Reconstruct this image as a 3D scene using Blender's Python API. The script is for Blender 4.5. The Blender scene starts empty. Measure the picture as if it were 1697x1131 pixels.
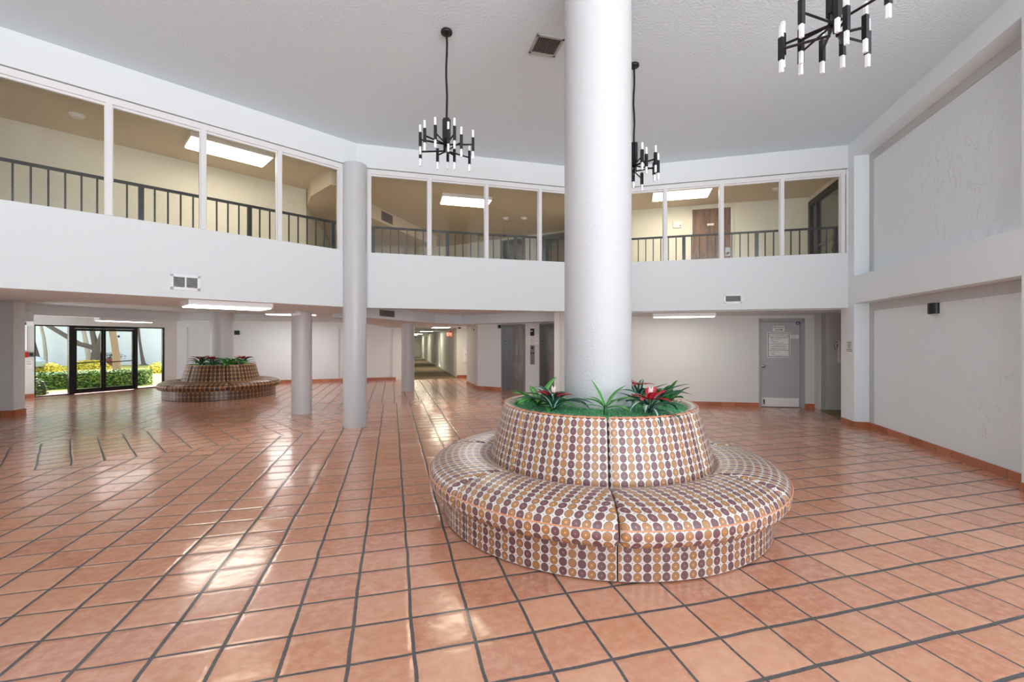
import bpy, math, random
from mathutils import Vector
random.seed(7)
SC = bpy.context.scene
COL = SC.collection
R = math.radians

# ------------------------------------------------------------------ colours / materials
def lin(c):
    out = []
    for v in c:
        v /= 255.0
        out.append(v/12.92 if v <= 0.04045 else ((v+0.055)/1.055)**2.4)
    return (out[0], out[1], out[2], 1.0)

class NT:
    """small helper to write node maths"""
    def __init__(s, m):
        s.m = m; s.nt = m.node_tree; s.n = s.nt.nodes; s.l = s.nt.links
    def new(s, t): return s.n.new(t)
    def link(s, a, b): s.l.new(a, b)
    def put(s, sock, v):
        if isinstance(v, (int, float)): sock.default_value = v
        elif isinstance(v, tuple): sock.default_value = v
        else: s.l.new(v, sock)
    def m_(s, op, a, b=0.0, c=0.0):
        n = s.new('ShaderNodeMath'); n.operation = op
        s.put(n.inputs[0], a); s.put(n.inputs[1], b)
        if len(n.inputs) > 2: s.put(n.inputs[2], c)
        return n.outputs[0]
    def ss(s, x, e0, e1):
        n = s.new('ShaderNodeMapRange'); n.interpolation_type = 'SMOOTHSTEP'
        s.put(n.inputs[0], x); s.put(n.inputs[1], e0); s.put(n.inputs[2], e1)
        n.inputs[3].default_value = 0; n.inputs[4].default_value = 1
        return n.outputs[0]
    def maprange(s, x, a, b, c, d):
        n = s.new('ShaderNodeMapRange')
        s.put(n.inputs[0], x); s.put(n.inputs[1], a); s.put(n.inputs[2], b); s.put(n.inputs[3], c); s.put(n.inputs[4], d)
        return n.outputs[0]
    def mix(s, f, a, b):
        n = s.new('ShaderNodeMix'); n.data_type = 'RGBA'
        s.put(n.inputs[0], f); s.put(n.inputs[6], a); s.put(n.inputs[7], b)
        return n.outputs[2]
    def noise(s, scale, detail=2.0, rough=0.5, vec=None, dist=0.0, out=0):
        n = s.new('ShaderNodeTexNoise')
        n.inputs['Scale'].default_value = scale; n.inputs['Detail'].default_value = detail
        n.inputs['Roughness'].default_value = rough; n.inputs['Distortion'].default_value = dist
        if vec is not None: s.link(vec, n.inputs['Vector'])
        return n.outputs[out]
    def coord(s, which='Object'):
        return s.new('ShaderNodeTexCoord').outputs[which]
    def sep(s, v):
        n = s.new('ShaderNodeSeparateXYZ'); s.link(v, n.inputs[0]); return n.outputs
    def comb(s, x, y, z=0.0):
        n = s.new('ShaderNodeCombineXYZ'); s.put(n.inputs[0], x); s.put(n.inputs[1], y); s.put(n.inputs[2], z); return n.outputs[0]
    def bump(s, h, dist=1.0, strength=1.0):
        n = s.new('ShaderNodeBump'); n.inputs['Distance'].default_value = dist; n.inputs['Strength'].default_value = strength
        s.link(h, n.inputs['Height']); return n.outputs[0]

MATS = {}
def base_mat(name):
    m = bpy.data.materials.new(name); m.use_nodes = True
    b = m.node_tree.nodes['Principled BSDF']
    return m, b, NT(m)

def mat(name, rgb, rough=0.5, metal=0.0, spec=0.5, var=0.0, vscale=6.0, bump=None, coat=0.0, emit=None, estr=0.0):
    if name in MATS: return MATS[name]
    m, b, T = base_mat(name)
    c = lin(rgb)
    b.inputs['Base Color'].default_value = c
    b.inputs['Roughness'].default_value = rough
    b.inputs['Metallic'].default_value = metal
    b.inputs['Specular IOR Level'].default_value = spec
    b.inputs['Coat Weight'].default_value = coat
    co = T.coord()
    if var > 0:
        f = T.noise(vscale, 4, 0.6, co)
        lo = tuple(v*(1-var) for v in c[:3])+(1.0,); hi = tuple(min(1, v*(1+var)) for v in c[:3])+(1.0,)
        T.link(T.mix(f, lo, hi), b.inputs['Base Color'])
    if bump:
        sc, d = bump
        T.link(T.bump(T.noise(sc, 3, 0.55, co), d), b.inputs['Normal'])
    if emit:
        b.inputs['Emission Color'].default_value = lin(emit); b.inputs['Emission Strength'].default_value = estr
    MATS[name] = m
    return m

def floor_mat():
    m, b, T = base_mat('terracotta_floor')
    uv = T.coord('UV'); pos = T.coord('Object')
    wob = T.noise(2.2, 2, 0.5, pos, out=1)
    ws = T.sep(wob)
    s = T.sep(uv)
    u = T.m_('ADD', s[0], T.m_('MULTIPLY', T.m_('SUBTRACT', ws[0], 0.5), 0.10))
    v = T.m_('ADD', s[1], T.m_('MULTIPLY', T.m_('SUBTRACT', ws[1], 0.5), 0.10))
    fu = T.m_('FRACT', u); fv = T.m_('FRACT', v)
    iu = T.m_('FLOOR', u); iv = T.m_('FLOOR', v)
    du = T.m_('MULTIPLY', T.m_('MINIMUM', fu, T.m_('SUBTRACT', 1.0, fu)), 0.31)
    dv = T.m_('MULTIPLY', T.m_('MINIMUM', fv, T.m_('SUBTRACT', 1.0, fv)), 0.293)
    px = T.sep(pos)[0]
    edge = T.m_('MULTIPLY', T.m_('SUBTRACT', T.noise(55, 2, 0.6, pos), 0.5), 0.006)
    wu = T.m_('ADD', T.maprange(px, -2.0, 2.0, 0.0085, 0.0045), edge)
    wv = T.m_('ADD', T.maprange(px, -2.0, 2.0, 0.0050, 0.0095), edge)
    mu = T.ss(du, wu, T.m_('ADD', wu, 0.004)); mv = T.ss(dv, wv, T.m_('ADD', wv, 0.004))
    tile = T.m_('MULTIPLY', mu, mv)
    wn = T.new('ShaderNodeTexWhiteNoise'); wn.noise_dimensions = '3D'
    T.link(T.comb(iu, iv, 3.3), wn.inputs['Vector'])
    rs = T.sep(wn.outputs['Color'])
    ramp = T.new('ShaderNodeValToRGB'); T.link(wn.outputs['Value'], ramp.inputs[0])
    e = ramp.color_ramp.elements
    cols = [(190, 124, 96), (207, 144, 112), (202, 138, 107), (216, 157, 125), (194, 129, 103), (211, 148, 114)]
    e[0].position = 0; e[0].color = lin(cols[0]); e[1].position = 1; e[1].color = lin(cols[-1])
    for i in range(1, 5):
        q = e.new(i/5); q.color = lin(cols[i])
    n1 = T.noise(5.0, 4, 0.6, T.comb(T.m_('ADD', u, T.m_('MULTIPLY', rs[0], 40)), T.m_('ADD', v, T.m_('MULTIPLY', rs[1], 40)), 0.0))
    n1 = T.ss(n1, 0.35, 0.7)
    c1 = T.mix(T.m_('MULTIPLY', n1, 0.45), ramp.outputs[0], lin((225, 175, 144)))
    n2 = T.ss(T.noise(1.7, 5, 0.7, T.comb(u, T.m_('ADD', v, 17.0), 0.0)), 0.55, 0.8)
    c2 = T.mix(T.m_('MULTIPLY', n2, 0.35), c1, lin((176, 112, 90)))
    gn = T.noise(40, 3, 0.6, pos)
    grout = T.mix(gn, lin((52, 50, 52)), lin((98, 92, 88)))
    T.link(T.mix(tile, grout, c2), b.inputs['Base Color'])
    T.link(T.m_('ADD', T.m_('MULTIPLY', tile, -0.49), T.m_('ADD', 0.62, T.m_('MULTIPLY', T.noise(6, 3, 0.6, pos), 0.10))), b.inputs['Roughness'])
    h = T.m_('ADD', T.m_('MULTIPLY', T.m_('SUBTRACT', fu, 0.5), T.m_('MULTIPLY', T.m_('SUBTRACT', rs[0], 0.5), 0.009)),
             T.m_('MULTIPLY', T.m_('SUBTRACT', fv, 0.5), T.m_('MULTIPLY', T.m_('SUBTRACT', rs[1], 0.5), 0.009)))
    h = T.m_('ADD', h, T.m_('MULTIPLY', T.m_('MULTIPLY', T.ss(du, 0.0, 0.035), T.ss(dv, 0.0, 0.035)), 0.0022))
    h = T.m_('ADD', h, T.m_('MULTIPLY', T.noise(7, 2, 0.5, pos), 0.0035))
    h = T.m_('ADD', h, T.m_('MULTIPLY', T.noise(60, 2, 0.5, pos), 0.00025))
    h = T.m_('ADD', h, T.m_('MULTIPLY', tile, 0.002))
    T.link(T.bump(h, 1.0, 1.0), b.inputs['Normal'])
    b.inputs['Specular IOR Level'].default_value = 0.8; b.inputs['Coat Weight'].default_value = 0.35; b.inputs['Coat Roughness'].default_value = 0.14; b.inputs['Coat IOR'].default_value = 1.6
    return m

def fabric_mat(name, plum, gold, brown, bg, coat=0.25, rough=0.5, P=0.0625):
    m, b, T = base_mat(name)
    s = T.sep(T.coord('UV'))
    u = T.m_('DIVIDE', s[0], P); v = T.m_('DIVIDE', s[1], P)
    iu = T.m_('FLOOR', u); iv = T.m_('FLOOR', v)
    x = T.m_('SUBTRACT', T.m_('FRACT', u), 0.5); y = T.m_('SUBTRACT', T.m_('FRACT', v), 0.5)
    d = T.m_('SQRT', T.m_('ADD', T.m_('MULTIPLY', T.m_('MULTIPLY', x, x), 1.12), T.m_('MULTIPLY', T.m_('MULTIPLY', y, y), 0.92)))
    par = T.m_('GREATER_THAN', T.m_('FRACT', T.m_('MULTIPLY', iu, 0.5)), 0.25)
    wn = T.new('ShaderNodeTexWhiteNoise'); wn.noise_dimensions = '2D'
    T.link(T.comb(iu, iv), wn.inputs['Vector'])
    rnd = wn.outputs['Value']
    col = T.mix(par, lin(plum), lin(gold))
    light = T.mix(par, lin(tuple(min(255, c+38) for c in plum)), lin(tuple(min(255, c+28) for c in gold)))
    dark = T.mix(par, lin(tuple(c*0.62 for c in plum)), lin(brown))
    # concentric rings, phase and strength differing from disc to disc
    ringf = T.m_('MULTIPLY', T.m_('ADD', T.m_('SINE', T.m_('ADD', T.m_('MULTIPLY', d, 46.0), T.m_('MULTIPLY', rnd, 6.28))), 1.0), 0.5)
    ringf = T.ss(ringf, 0.45, 0.8)
    amt = T.m_('MULTIPLY', ringf, T.m_('ADD', 0.5, T.m_('MULTIPLY', par, 0.3)))
    disc = T.mix(amt, col, dark)
    cen = T.m_('SUBTRACT', 1.0, T.ss(d, 0.07, 0.12))
    disc = T.mix(T.m_('MULTIPLY', cen, T.ss(rnd, 0.3, 0.5)), disc, light)
    outl = T.m_('MULTIPLY', T.ss(d, 0.40, 0.43), T.m_('SUBTRACT', 1.0, T.ss(d, 0.455, 0.48)))
    inside = T.m_('SUBTRACT', 1.0, T.ss(d, 0.43, 0.46))
    gx = T.m_('SUBTRACT', 0.5, T.m_('ABSOLUTE', x)); gy = T.m_('SUBTRACT', 0.5, T.m_('ABSOLUTE', y))
    star = T.m_('ADD', T.m_('SQRT', gx), T.m_('SQRT', gy))
    starf = T.m_('SUBTRACT', 1.0, T.ss(star, 0.36, 0.44))
    halo = T.m_('MULTIPLY', T.ss(d, 0.50, 0.53), T.m_('SUBTRACT', 1.0, T.ss(d, 0.55, 0.58)))
    bgc = T.mix(T.m_('MULTIPLY', starf, 0.75), lin(bg), lin((118, 116, 120)))
    bgc = T.mix(T.m_('MULTIPLY', halo, 0.35), bgc, lin((180, 160, 150)))
    c = T.mix(inside, bgc, disc)
    c = T.mix(T.m_('MULTIPLY', outl, 0.85), c, lin(brown))
    T.link(c, b.inputs['Base Color'])
    b.inputs['Roughness'].default_value = rough
    b.inputs['Coat Weight'].default_value = coat; b.inputs['Coat Roughness'].default_value = 0.28
    h = T.m_('ADD', T.m_('MULTIPLY', T.noise(14, 2, 0.5, T.coord()), 0.004), T.m_('MULTIPLY', T.noise(400, 1, 0.5, T.coord()), 0.0003))
    T.link(T.bump(h, 1.0, 0.7), b.inputs['Normal'])
    return m

def glass_mat(name, tint=(1, 1, 1, 1), refl=1.0, hatch=False):
    m = bpy.data.materials.new(name); m.use_nodes = True
    T = NT(m); T.n.clear()
    out = T.new('ShaderNodeOutputMaterial')
    tr = T.new('ShaderNodeBsdfTransparent'); gl = T.new('ShaderNodeBsdfGlossy'); mx = T.new('ShaderNodeMixShader')
    gl.inputs['Roughness'].default_value = 0.01
    fr = T.new('ShaderNodeFresnel'); fr.inputs['IOR'].default_value = 1.5
    T.link(T.m_('MULTIPLY', fr.outputs[0], refl), mx.inputs[0])
    tr.inputs['Color'].default_value = tint
    if hatch:
        s = T.sep(T.coord())
        w = T.m_('FRACT', T.m_('MULTIPLY', T.m_('ADD', T.m_('ADD', s[0], s[1]), T.m_('MULTIPLY', s[2], -1.0)), 38.0))
        k = T.m_('SUBTRACT', 1.0, T.ss(T.m_('ABSOLUTE', T.m_('SUBTRACT', w, 0.5)), 0.12, 0.3))
        T.link(T.mix(k, tint, tuple(t*0.86 for t in tint[:3])+(1.0,)), tr.inputs['Color'])
    T.link(tr.outputs[0], mx.inputs[1]); T.link(gl.outputs[0], mx.inputs[2]); T.link(mx.outputs[0], out.inputs[0])
    return m

def trowel_mat(name, rgb, amount=0.012):
    m, b, T = base_mat(name)
    b.inputs['Base Color'].default_value = lin(rgb); b.inputs['Roughness'].default_value = 0.75
    co = T.coord()
    mp = T.new('ShaderNodeMapping'); T.link(co, mp.inputs[0]); mp.inputs['Scale'].default_value = (1.0, 1.0, 0.6)
    n1 = T.ss(T.noise(7.0, 4, 0.6, mp.outputs[0], 0.8), 0.55, 0.62)
    n2 = T.ss(T.noise(13.0, 3, 0.6, mp.outputs[0], 0.5), 0.60, 0.66)
    patch = T.ss(T.noise(1.4, 2, 0.5, co), 0.40, 0.62)
    h = T.m_('MULTIPLY', T.m_('ADD', T.m_('MULTIPLY', n1, patch), T.m_('MULTIPLY', n2, 0.5)), amount*0.55)
    h = T.m_('ADD', h, T.m_('MULTIPLY', T.noise(30, 3, 0.6, co), amount*0.30))
    T.link(T.bump(h, 1.0, 0.8), b.inputs['Normal'])
    return m

def leaf_mat(name, edge, mid, stripe=0.22, rough=0.35):
    m, b, T = base_mat(name)
    s = T.sep(T.coord('UV'))
    d = T.m_('ABSOLUTE', T.m_('SUBTRACT', s[0], 0.5))
    f = T.m_('SUBTRACT', 1.0, T.ss(d, stripe*0.4, stripe))
    T.link(T.mix(f, lin(edge), lin(mid)), b.inputs['Base Color'])
    b.inputs['Roughness'].default_value = rough
    return m

def hue_mat(name, a, c, rough=0.5, scale=9.0):
    m, b, T = base_mat(name)
    T.link(T.mix(T.ss(T.noise(scale, 3, 0.6, T.coord()), 0.35, 0.65), lin(a), lin(c)), b.inputs['Base Color'])
    b.inputs['Roughness'].default_value = rough
    return m

def basetile_mat():
    m, b, T = base_mat('terracotta_base_tile')
    s = T.sep(T.coord('UV'))
    u = T.m_('DIVIDE', s[0], 0.305)
    fu = T.m_('FRACT', u); d = T.m_('MINIMUM', fu, T.m_('SUBTRACT', 1.0, fu))
    wn = T.new('ShaderNodeTexWhiteNoise'); wn.noise_dimensions = '1D'; T.link(T.m_('FLOOR', u), wn.inputs['W'])
    c = T.mix(wn.outputs['Value'], lin((168, 92, 60)), lin((200, 126, 90)))
    c = T.mix(T.m_('MULTIPLY', T.noise(9, 4, 0.6, T.coord()), 0.4), c, lin((140, 78, 54)))
    c = T.mix(T.ss(d, 0.012, 0.03), lin((120, 104, 94)), c)
    T.link(c, b.inputs['Base Color']); b.inputs['Roughness'].default_value = 0.3
    return m

def carpet_mat():
    m, b, T = base_mat('olive_carpet')
    n = T.noise(120, 3, 0.7, T.coord())
    T.link(T.mix(n, lin((96, 84, 62)), lin((150, 134, 104))), b.inputs['Base Color'])
    b.inputs['Roughness'].default_value = 0.95
    T.link(T.bump(n, 0.004), b.inputs['Normal'])
    return m

def wood_mat():
    m, b, T = base_mat('stained_door_wood')
    mp = T.new('ShaderNodeMapping'); T.link(T.coord(), mp.inputs[0]); mp.inputs['Scale'].default_value = (9, 9, 1.2)
    n = T.noise(2.2, 5, 0.65, mp.outputs[0], 0.6)
    T.link(T.mix(T.ss(n, 0.3, 0.7), lin((92, 66, 50)), lin((140, 106, 82))), b.inputs['Base Color'])
    b.inputs['Roughness'].default_value = 0.4
    return m

def steel_mat():
    m, b, T = base_mat('brushed_steel')
    b.inputs['Base Color'].default_value = lin((172, 173, 174)); b.inputs['Metallic'].default_value = 0.85
    mp = T.new('ShaderNodeMapping'); T.link(T.coord(), mp.inputs[0]); mp.inputs['Scale'].default_value = (1, 1, 0.6)
    h = T.noise(3.0, 1, 0.4, mp.outputs[0])
    T.link(T.bump(h, 0.02), b.inputs['Normal'])
    b.inputs['Roughness'].default_value = 0.24
    return m

WHITE = mat('white_wall_paint', (221, 226, 228), 0.6, bump=(90, 0.0006))
CEIL = mat('knockdown_ceiling', (218, 232, 240), 0.85, bump=(34, 0.0075))
LCEIL = mat('lower_ceiling_paint', (214, 226, 234), 0.8, bump=(60, 0.002))
HALLW = mat('hall_wall_paint', (224, 225, 222), 0.55, bump=(90, 0.0006))
CREAM = mat('cream_corridor_paint', (232, 229, 217), 0.7)
TANC = mat('corridor_ceiling_paint', (222, 208, 190), 0.85, bump=(45, 0.003))
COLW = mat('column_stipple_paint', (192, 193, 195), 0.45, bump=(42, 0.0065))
COLS = mat('column_gloss_paint', (196, 197, 200), 0.35, bump=(30, 0.0015))
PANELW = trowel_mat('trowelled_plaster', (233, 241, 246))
REVEAL = mat('grey_reveal_paint', (196, 197, 198), 0.65)
FRAMEW = mat('window_frame_paint', (224, 224, 225), 0.4)
GLASS = glass_mat('clear_pane', (0.93, 0.93, 0.91, 1), 0.75)
GLASSH = glass_mat('wired_pane', (0.90, 0.90, 0.88, 1), 0.75, True)
TINTED = glass_mat('tinted_door_glass', (0.82, 0.83, 0.84, 1), 0.8)
RAILM = mat('charcoal_rail_paint', (52, 56, 62), 0.45)
BLACK = mat('black_metal', (14, 15, 17), 0.4)
BRONZE = mat('dark_bronze_frame', (24, 24, 30), 0.35, metal=0.3)
ACRYL = mat('frosted_acrylic', (240, 240, 242), 0.25)
HOUSING = mat('white_housing', (236, 236, 238), 0.45)
DIFF = mat('lit_diffuser', (255, 255, 255), 0.5, emit=(255, 253, 250), estr=17.0)
DIFFS = mat('soft_lit_diffuser', (255, 255, 255), 0.5, emit=(255, 250, 236), estr=11.0)
DIFFH = mat('hall_lit_diffuser', (255, 255, 240), 0.5, emit=(255, 244, 218), estr=15.0)
DIFFW = mat('warm_lit_diffuser', (255, 255, 240), 0.5, emit=(255, 244, 222), estr=19.0)
FLOORM = floor_mat(); BASET = basetile_mat(); CARPET = carpet_mat(); WOOD = wood_mat(); STEEL = steel_mat()
JAMB = mat('steel_jamb', (138, 138, 139), 0.4, metal=0.25)
FABRIC = fabric_mat('ringed_upholstery', (122, 78, 82), (204, 146, 90), (72, 42, 30), (226, 217, 210), coat=0.8)
FABRICP = fabric_mat('plinth_upholstery', (112, 72, 74), (186, 130, 80), (76, 46, 36), (214, 203, 197), coat=0.9, rough=0.5)
FABRIC2 = fabric_mat('ochre_upholstery', (66, 38, 32), (104, 62, 34), (46, 28, 22), (178, 132, 70), P=0.105)
FABRIC2P = fabric_mat('ochre_plinth_upholstery', (84, 50, 42), (108, 66, 42), (50, 30, 24), (160, 122, 78), coat=0.9, rough=0.5, P=0.105)
PIPING = mat('orange_piping', (230, 158, 116), 0.4)
TURF = hue_mat('artificial_turf', (44, 132, 74), (128, 202, 150), 0.6, 60)
LEAFV = leaf_mat('variegated_leaf', (30, 84, 74), (196, 220, 196), 0.16)
LEAFG = leaf_mat('bright_leaf', (66, 148, 62), (128, 190, 104), 0.2)
LEAFD = leaf_mat('dark_leaf', (34, 92, 40), (70, 132, 54), 0.2)
PETAL = leaf_mat('red_bract', (186, 22, 42), (222, 64, 84), 0.3)
PETALO = leaf_mat('orange_bract', (178, 60, 40), (214, 110, 60), 0.3)
PETALW = mat('white_bract', (236, 238, 232), 0.4)
GREYD = mat('grey_door_paint', (186, 187, 189), 0.45)
GREYF = mat('grey_door_frame_paint', (170, 171, 173), 0.45)
KICK = mat('white_kick_plate', (238, 238, 238), 0.3)
CHROME = mat('chrome', (190, 190, 190), 0.15, metal=1.0)
PAPER = mat('white_sign_board', (240, 240, 238), 0.5)
INK = mat('black_print', (30, 30, 32), 0.6)
INKG = mat('grey_print', (96, 96, 98), 0.6)
BLUE = mat('blue_decal', (36, 76, 140), 0.5)
RED = mat('red_plastic', (186, 26, 34), 0.4)
EXITR = mat('lit_red_letter', (230, 60, 40), 0.5, emit=(255, 70, 40), estr=1.2)
EXITP = mat('lit_red_panel', (220, 50, 34), 0.5, emit=(255, 60, 34), estr=1.0)
EXITL = mat('lit_pale_letter', (255, 200, 170), 0.5, emit=(255, 200, 165), estr=1.3)
DGREY = mat('dark_grey_plastic', (58, 58, 62), 0.5)
MGREY = mat('mid_grey_metal', (120, 116, 112), 0.5)
VENTD = mat('dark_duct', (26, 24, 24), 0.8)

# ------------------------------------------------------------------ mesh building
class MB:
    def __init__(s): s.v = []; s.f = []; s.uv = []
    def quad(s, a, b, c, d, uv=None):
        i = len(s.v); s.v += [tuple(a), tuple(b), tuple(c), tuple(d)]; s.f.append((i, i+1, i+2, i+3)); s.uv.append(uv)
    def poly(s, pts, uv=None):
        i = len(s.v); s.v += [tuple(p) for p in pts]; s.f.append(tuple(range(i, i+len(pts)))); s.uv.append(uv)
    def box(s, x0, x1, y0, y1, z0, z1, F=None):
        P = [(x0, y0, z0), (x1, y0, z0), (x1, y1, z0), (x0, y1, z0), (x0, y0, z1), (x1, y0, z1), (x1, y1, z1), (x0, y1, z1)]
        if F: P = [F.p(*q) for q in P]
        i = len(s.v); s.v += P
        L = abs(x1-x0); H = abs(z1-z0); W = abs(y1-y0)
        for q, (a, b) in (((0, 1, 5, 4), (L, H)), ((1, 2, 6, 5), (W, H)), ((2, 3, 7, 6), (L, H)), ((3, 0, 4, 7), (W, H)), ((4, 5, 6, 7), (L, W)), ((3, 2, 1, 0), (L, W))):
            s.f.append(tuple(i+k for k in q)); s.uv.append([(x0, 0), (x0+a, 0), (x0+a, b), (x0, b)])
        return s
    def prism(s, pts, z0, z1):
        n = len(pts); i = len(s.v)
        s.v += [(p[0], p[1], z0) for p in pts]+[(p[0], p[1], z1) for p in pts]
        area = sum(pts[k][0]*pts[(k+1) % n][1]-pts[(k+1) % n][0]*pts[k][1] for k in range(n))
        idx = list(range(n)) if area > 0 else list(range(n))[::-1]
        s.f.append(tuple(i+k for k in idx[::-1])); s.uv.append(None)
        s.f.append(tuple(i+n+k for k in idx)); s.uv.append(None)
        for k in range(n):
            a, b = idx[k], idx[(k+1) % n]
            s.f.append((i+a, i+b, i+n+b, i+n+a)); s.uv.append(None)
        return s
    def tube(s, pts, r, n=8, caps=True):
        pts = [Vector(p) for p in pts]
        rs = r if isinstance(r, (list, tuple)) else [r]*len(pts)
        base = len(s.v); up = Vector((0, 0, 1))
        for k, p in enumerate(pts):
            t = (pts[min(k+1, len(pts)-1)]-pts[max(k-1, 0)]).normalized()
            ref = up if abs(t.z) < 0.95 else Vector((1, 0, 0))
            a = t.cross(ref).normalized(); b = a.cross(t).normalized()
            for j in range(n):
                an = 2*math.pi*j/n
                s.v.append(tuple(p+a*math.cos(an)*rs[k]+b*math.sin(an)*rs[k]))
        for k in range(len(pts)-1):
            for j in range(n):
                q = (base+k*n+j, base+k*n+(j+1) % n, base+(k+1)*n+(j+1) % n, base+(k+1)*n+j)
                s.f.append(q); s.uv.append(None)
        if caps:
            s.f.append(tuple(base+j for j in range(n))[::-1]); s.uv.append(None)
            s.f.append(tuple(base+(len(pts)-1)*n+j for j in range(n))); s.uv.append(None)
        return s
    def lathe(s, prof, n=32, cx=0, cy=0):
        base = len(s.v)
        for (r, z) in prof:
            for j in range(n):
                a = 2*math.pi*j/n
                s.v.append((cx+r*math.cos(a), cy+r*math.sin(a), z))
        for k in range(len(prof)-1):
            for j in range(n):
                s.f.append((base+k*n+j, base+k*n+(j+1) % n, base+(k+1)*n+(j+1) % n, base+(k+1)*n+j)); s.uv.append(None)
        for k, rev in ((0, True), (len(prof)-1, False)):
            if prof[k][0] > 1e-6:
                q = [base+k*n+j for j in range(n)]
                s.f.append(tuple(q[::-1] if rev else q)); s.uv.append(None)
        return s
    def grid(s, rows, uvs, flip=False):
        base = len(s.v); nr = len(rows); nc = len(rows[0])
        for r in rows: s.v += [tuple(p) for p in r]
        for i in range(nr-1):
            for j in range(nc-1):
                ids = [(i, j), (i, j+1), (i+1, j+1), (i+1, j)]
                if flip: ids = ids[::-1]
                s.f.append(tuple(base+a*nc+b for a, b in ids)); s.uv.append([uvs[a][b] for a, b in ids])
        return s
    def build(s, name, material, parent=None, smooth=False, bevel=0.0):
        me = bpy.data.meshes.new(name)
        me.from_pydata(s.v, [], s.f)
        if any(u for u in s.uv):
            lay = me.uv_layers.new(name='UVMap')
            for p, u in zip(me.polygons, s.uv):
                if u:
                    for li, c in zip(p.loop_indices, u): lay.data[li].uv = c
        me.materials.append(material)
        if smooth:
            for p in me.polygons: p.use_smooth = True
            try: me.set_sharp_from_angle(angle=R(45))
            except Exception: pass
        o = bpy.data.objects.new(name, me); COL.objects.link(o)
        if parent: o.parent = parent
        if bevel:
            b = o.modifiers.new('edge', 'BEVEL'); b.width = bevel; b.segments = 2; b.limit_method = 'ANGLE'
        return o

class F:
    """plan frame: x runs to the right of someone facing the surface, y away from them"""
    def __init__(s, a, b):
        s.o = Vector((a[0], a[1])); d = Vector((b[0]-a[0], b[1]-a[1])); s.len = d.length
        s.x = d.normalized(); s.y = Vector((-s.x.y, s.x.x)); s.rot = math.atan2(s.x.y, s.x.x)
    def p(s, x, y, z):
        q = s.o+s.x*x+s.y*y; return (q.x, q.y, z)

def tag(o, label, cat, group=None, kind=None):
    o['label'] = label; o['category'] = cat
    if group: o['group'] = group
    if kind: o['kind'] = kind
    return o
def struct(o, label=None):
    o['kind'] = 'structure'
    if label: o['label'] = label
    return o
def thing(name, label, cat, loc, rot=0.0, group=None):
    o = bpy.data.objects.new(name, None); COL.objects.link(o)
    o.empty_display_size = 0.1; o.location = loc; o.rotation_euler = (0, 0, rot)
    return tag(o, label, cat, group)
def copy_tree(o, parent=None):
    c = o.copy(); COL.objects.link(c)
    if parent: c.parent = parent
    for ch in list(o.children): copy_tree(ch, c)
    return c
def text(body, size, material, parent, x, y, z, name='lettering', align='CENTER', bold=0.0):
    """flat letters facing -y of the parent"""
    cu = bpy.data.curves.new('letters', 'FONT'); cu.body = body; cu.size = size
    cu.align_x = align; cu.align_y = 'CENTER'; cu.extrude = 0.0006; cu.offset = bold; cu.resolution_u = 2
    t = bpy.data.objects.new('letters', cu); COL.objects.link(t)
    bpy.context.view_layer.update()
    me = bpy.data.meshes.new_from_object(t.evaluated_get(bpy.context.evaluated_depsgraph_get()))
    bpy.data.objects.remove(t)
    me.materials.clear(); me.materials.append(material)
    o = bpy.data.objects.new(name, me); COL.objects.link(o); o.parent = parent
    o.location = (x, y, z); o.rotation_euler = (math.pi/2, 0, 0)
    return o
def lineint(p, d, q, e):
    den = d[0]*e[1]-d[1]*e[0]; t = ((q[0]-p[0])*e[1]-(q[1]-p[1])*e[0])/den
    return (p[0]+d[0]*t, p[1]+d[1]*t)
def offset_poly(pts, o):
    """offset an open left-to-right polyline outward (to its left) by o"""
    fr = [F(pts[i], pts[i+1]) for i in range(len(pts)-1)]
    out = [fr[0].p(0, o, 0)[:2]]
    for i in range(1, len(pts)-1):
        out.append(lineint(fr[i-1].p(0, o, 0), fr[i-1].x, fr[i].p(0, o, 0), fr[i].x))
    out.append(fr[-1].p(fr[-1].len, o, 0)[:2])
    return out

# ------------------------------------------------------------------ plan of the lobby
EYE = 1.55
C1 = (6.22, 8.26); C2 = (1.805, 9.444); C3 = (-2.86, 8.193)
C4 = (C3[0]-4.83*0.7071, C3[1]-4.83*0.7071); C5 = (C4[0]-4.83*0.2588, C4[1]-4.83*0.9659); C6 = (C5[0]+5*0.2588, C5[1]-5*0.9659)
FL = F(C4, C3); FM = F(C3, C2); FR = F(C2, C1)
ZB, ZS, ZH, ZC = 2.165, 3.18, 4.74, 5.18
PR = (6.16, 8.04)                                # front corner of the right-hand pier
RWd = (-0.2588, -0.9659)
FW = F(PR, (PR[0]+RWd[0], PR[1]+RWd[1]))         # right wall: x runs towards the viewer's side
PTS = [C4, C3, C2, C1]

# ---- floor
def uvrot(p, ang, pu=0.310, pv=0.293, u0=-0.207, v0=2.266, k=0):
    a = R(ang); x = p[0]*math.cos(a)+p[1]*math.sin(a); y = -p[0]*math.sin(a)+p[1]*math.cos(a)
    return ((x-u0)/pu+k, (y-v0)/pv+k)
fl = MB()
def freg(pts, ang, k, u0=-0.207, v0=2.266):
    fl.poly([(p[0], p[1], 0.0) for p in pts], [uvrot(p, ang, u0=u0, v0=v0, k=k) for p in pts])
LEXT = (C4[0]-2.6, C4[1]-2.6); REXT = (C1[0]+4.5*0.9659, C1[1]-4.5*0.2588)
freg([(-9.0, -4.6), (11.0, -4.6), REXT, C2, C3, LEXT], 15, 0)
OFF = offset_poly([LEXT, C3, C2, REXT], 2.0)
freg([LEXT, C3, OFF[1], OFF[0]], 45, 40, u0=C3[0]*0.7071+C3[1]*0.7071, v0=-C3[0]*0.7071+C3[1]*0.7071)
freg([C3, C2, OFF[2], OFF[1]], 15, 0)
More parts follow.
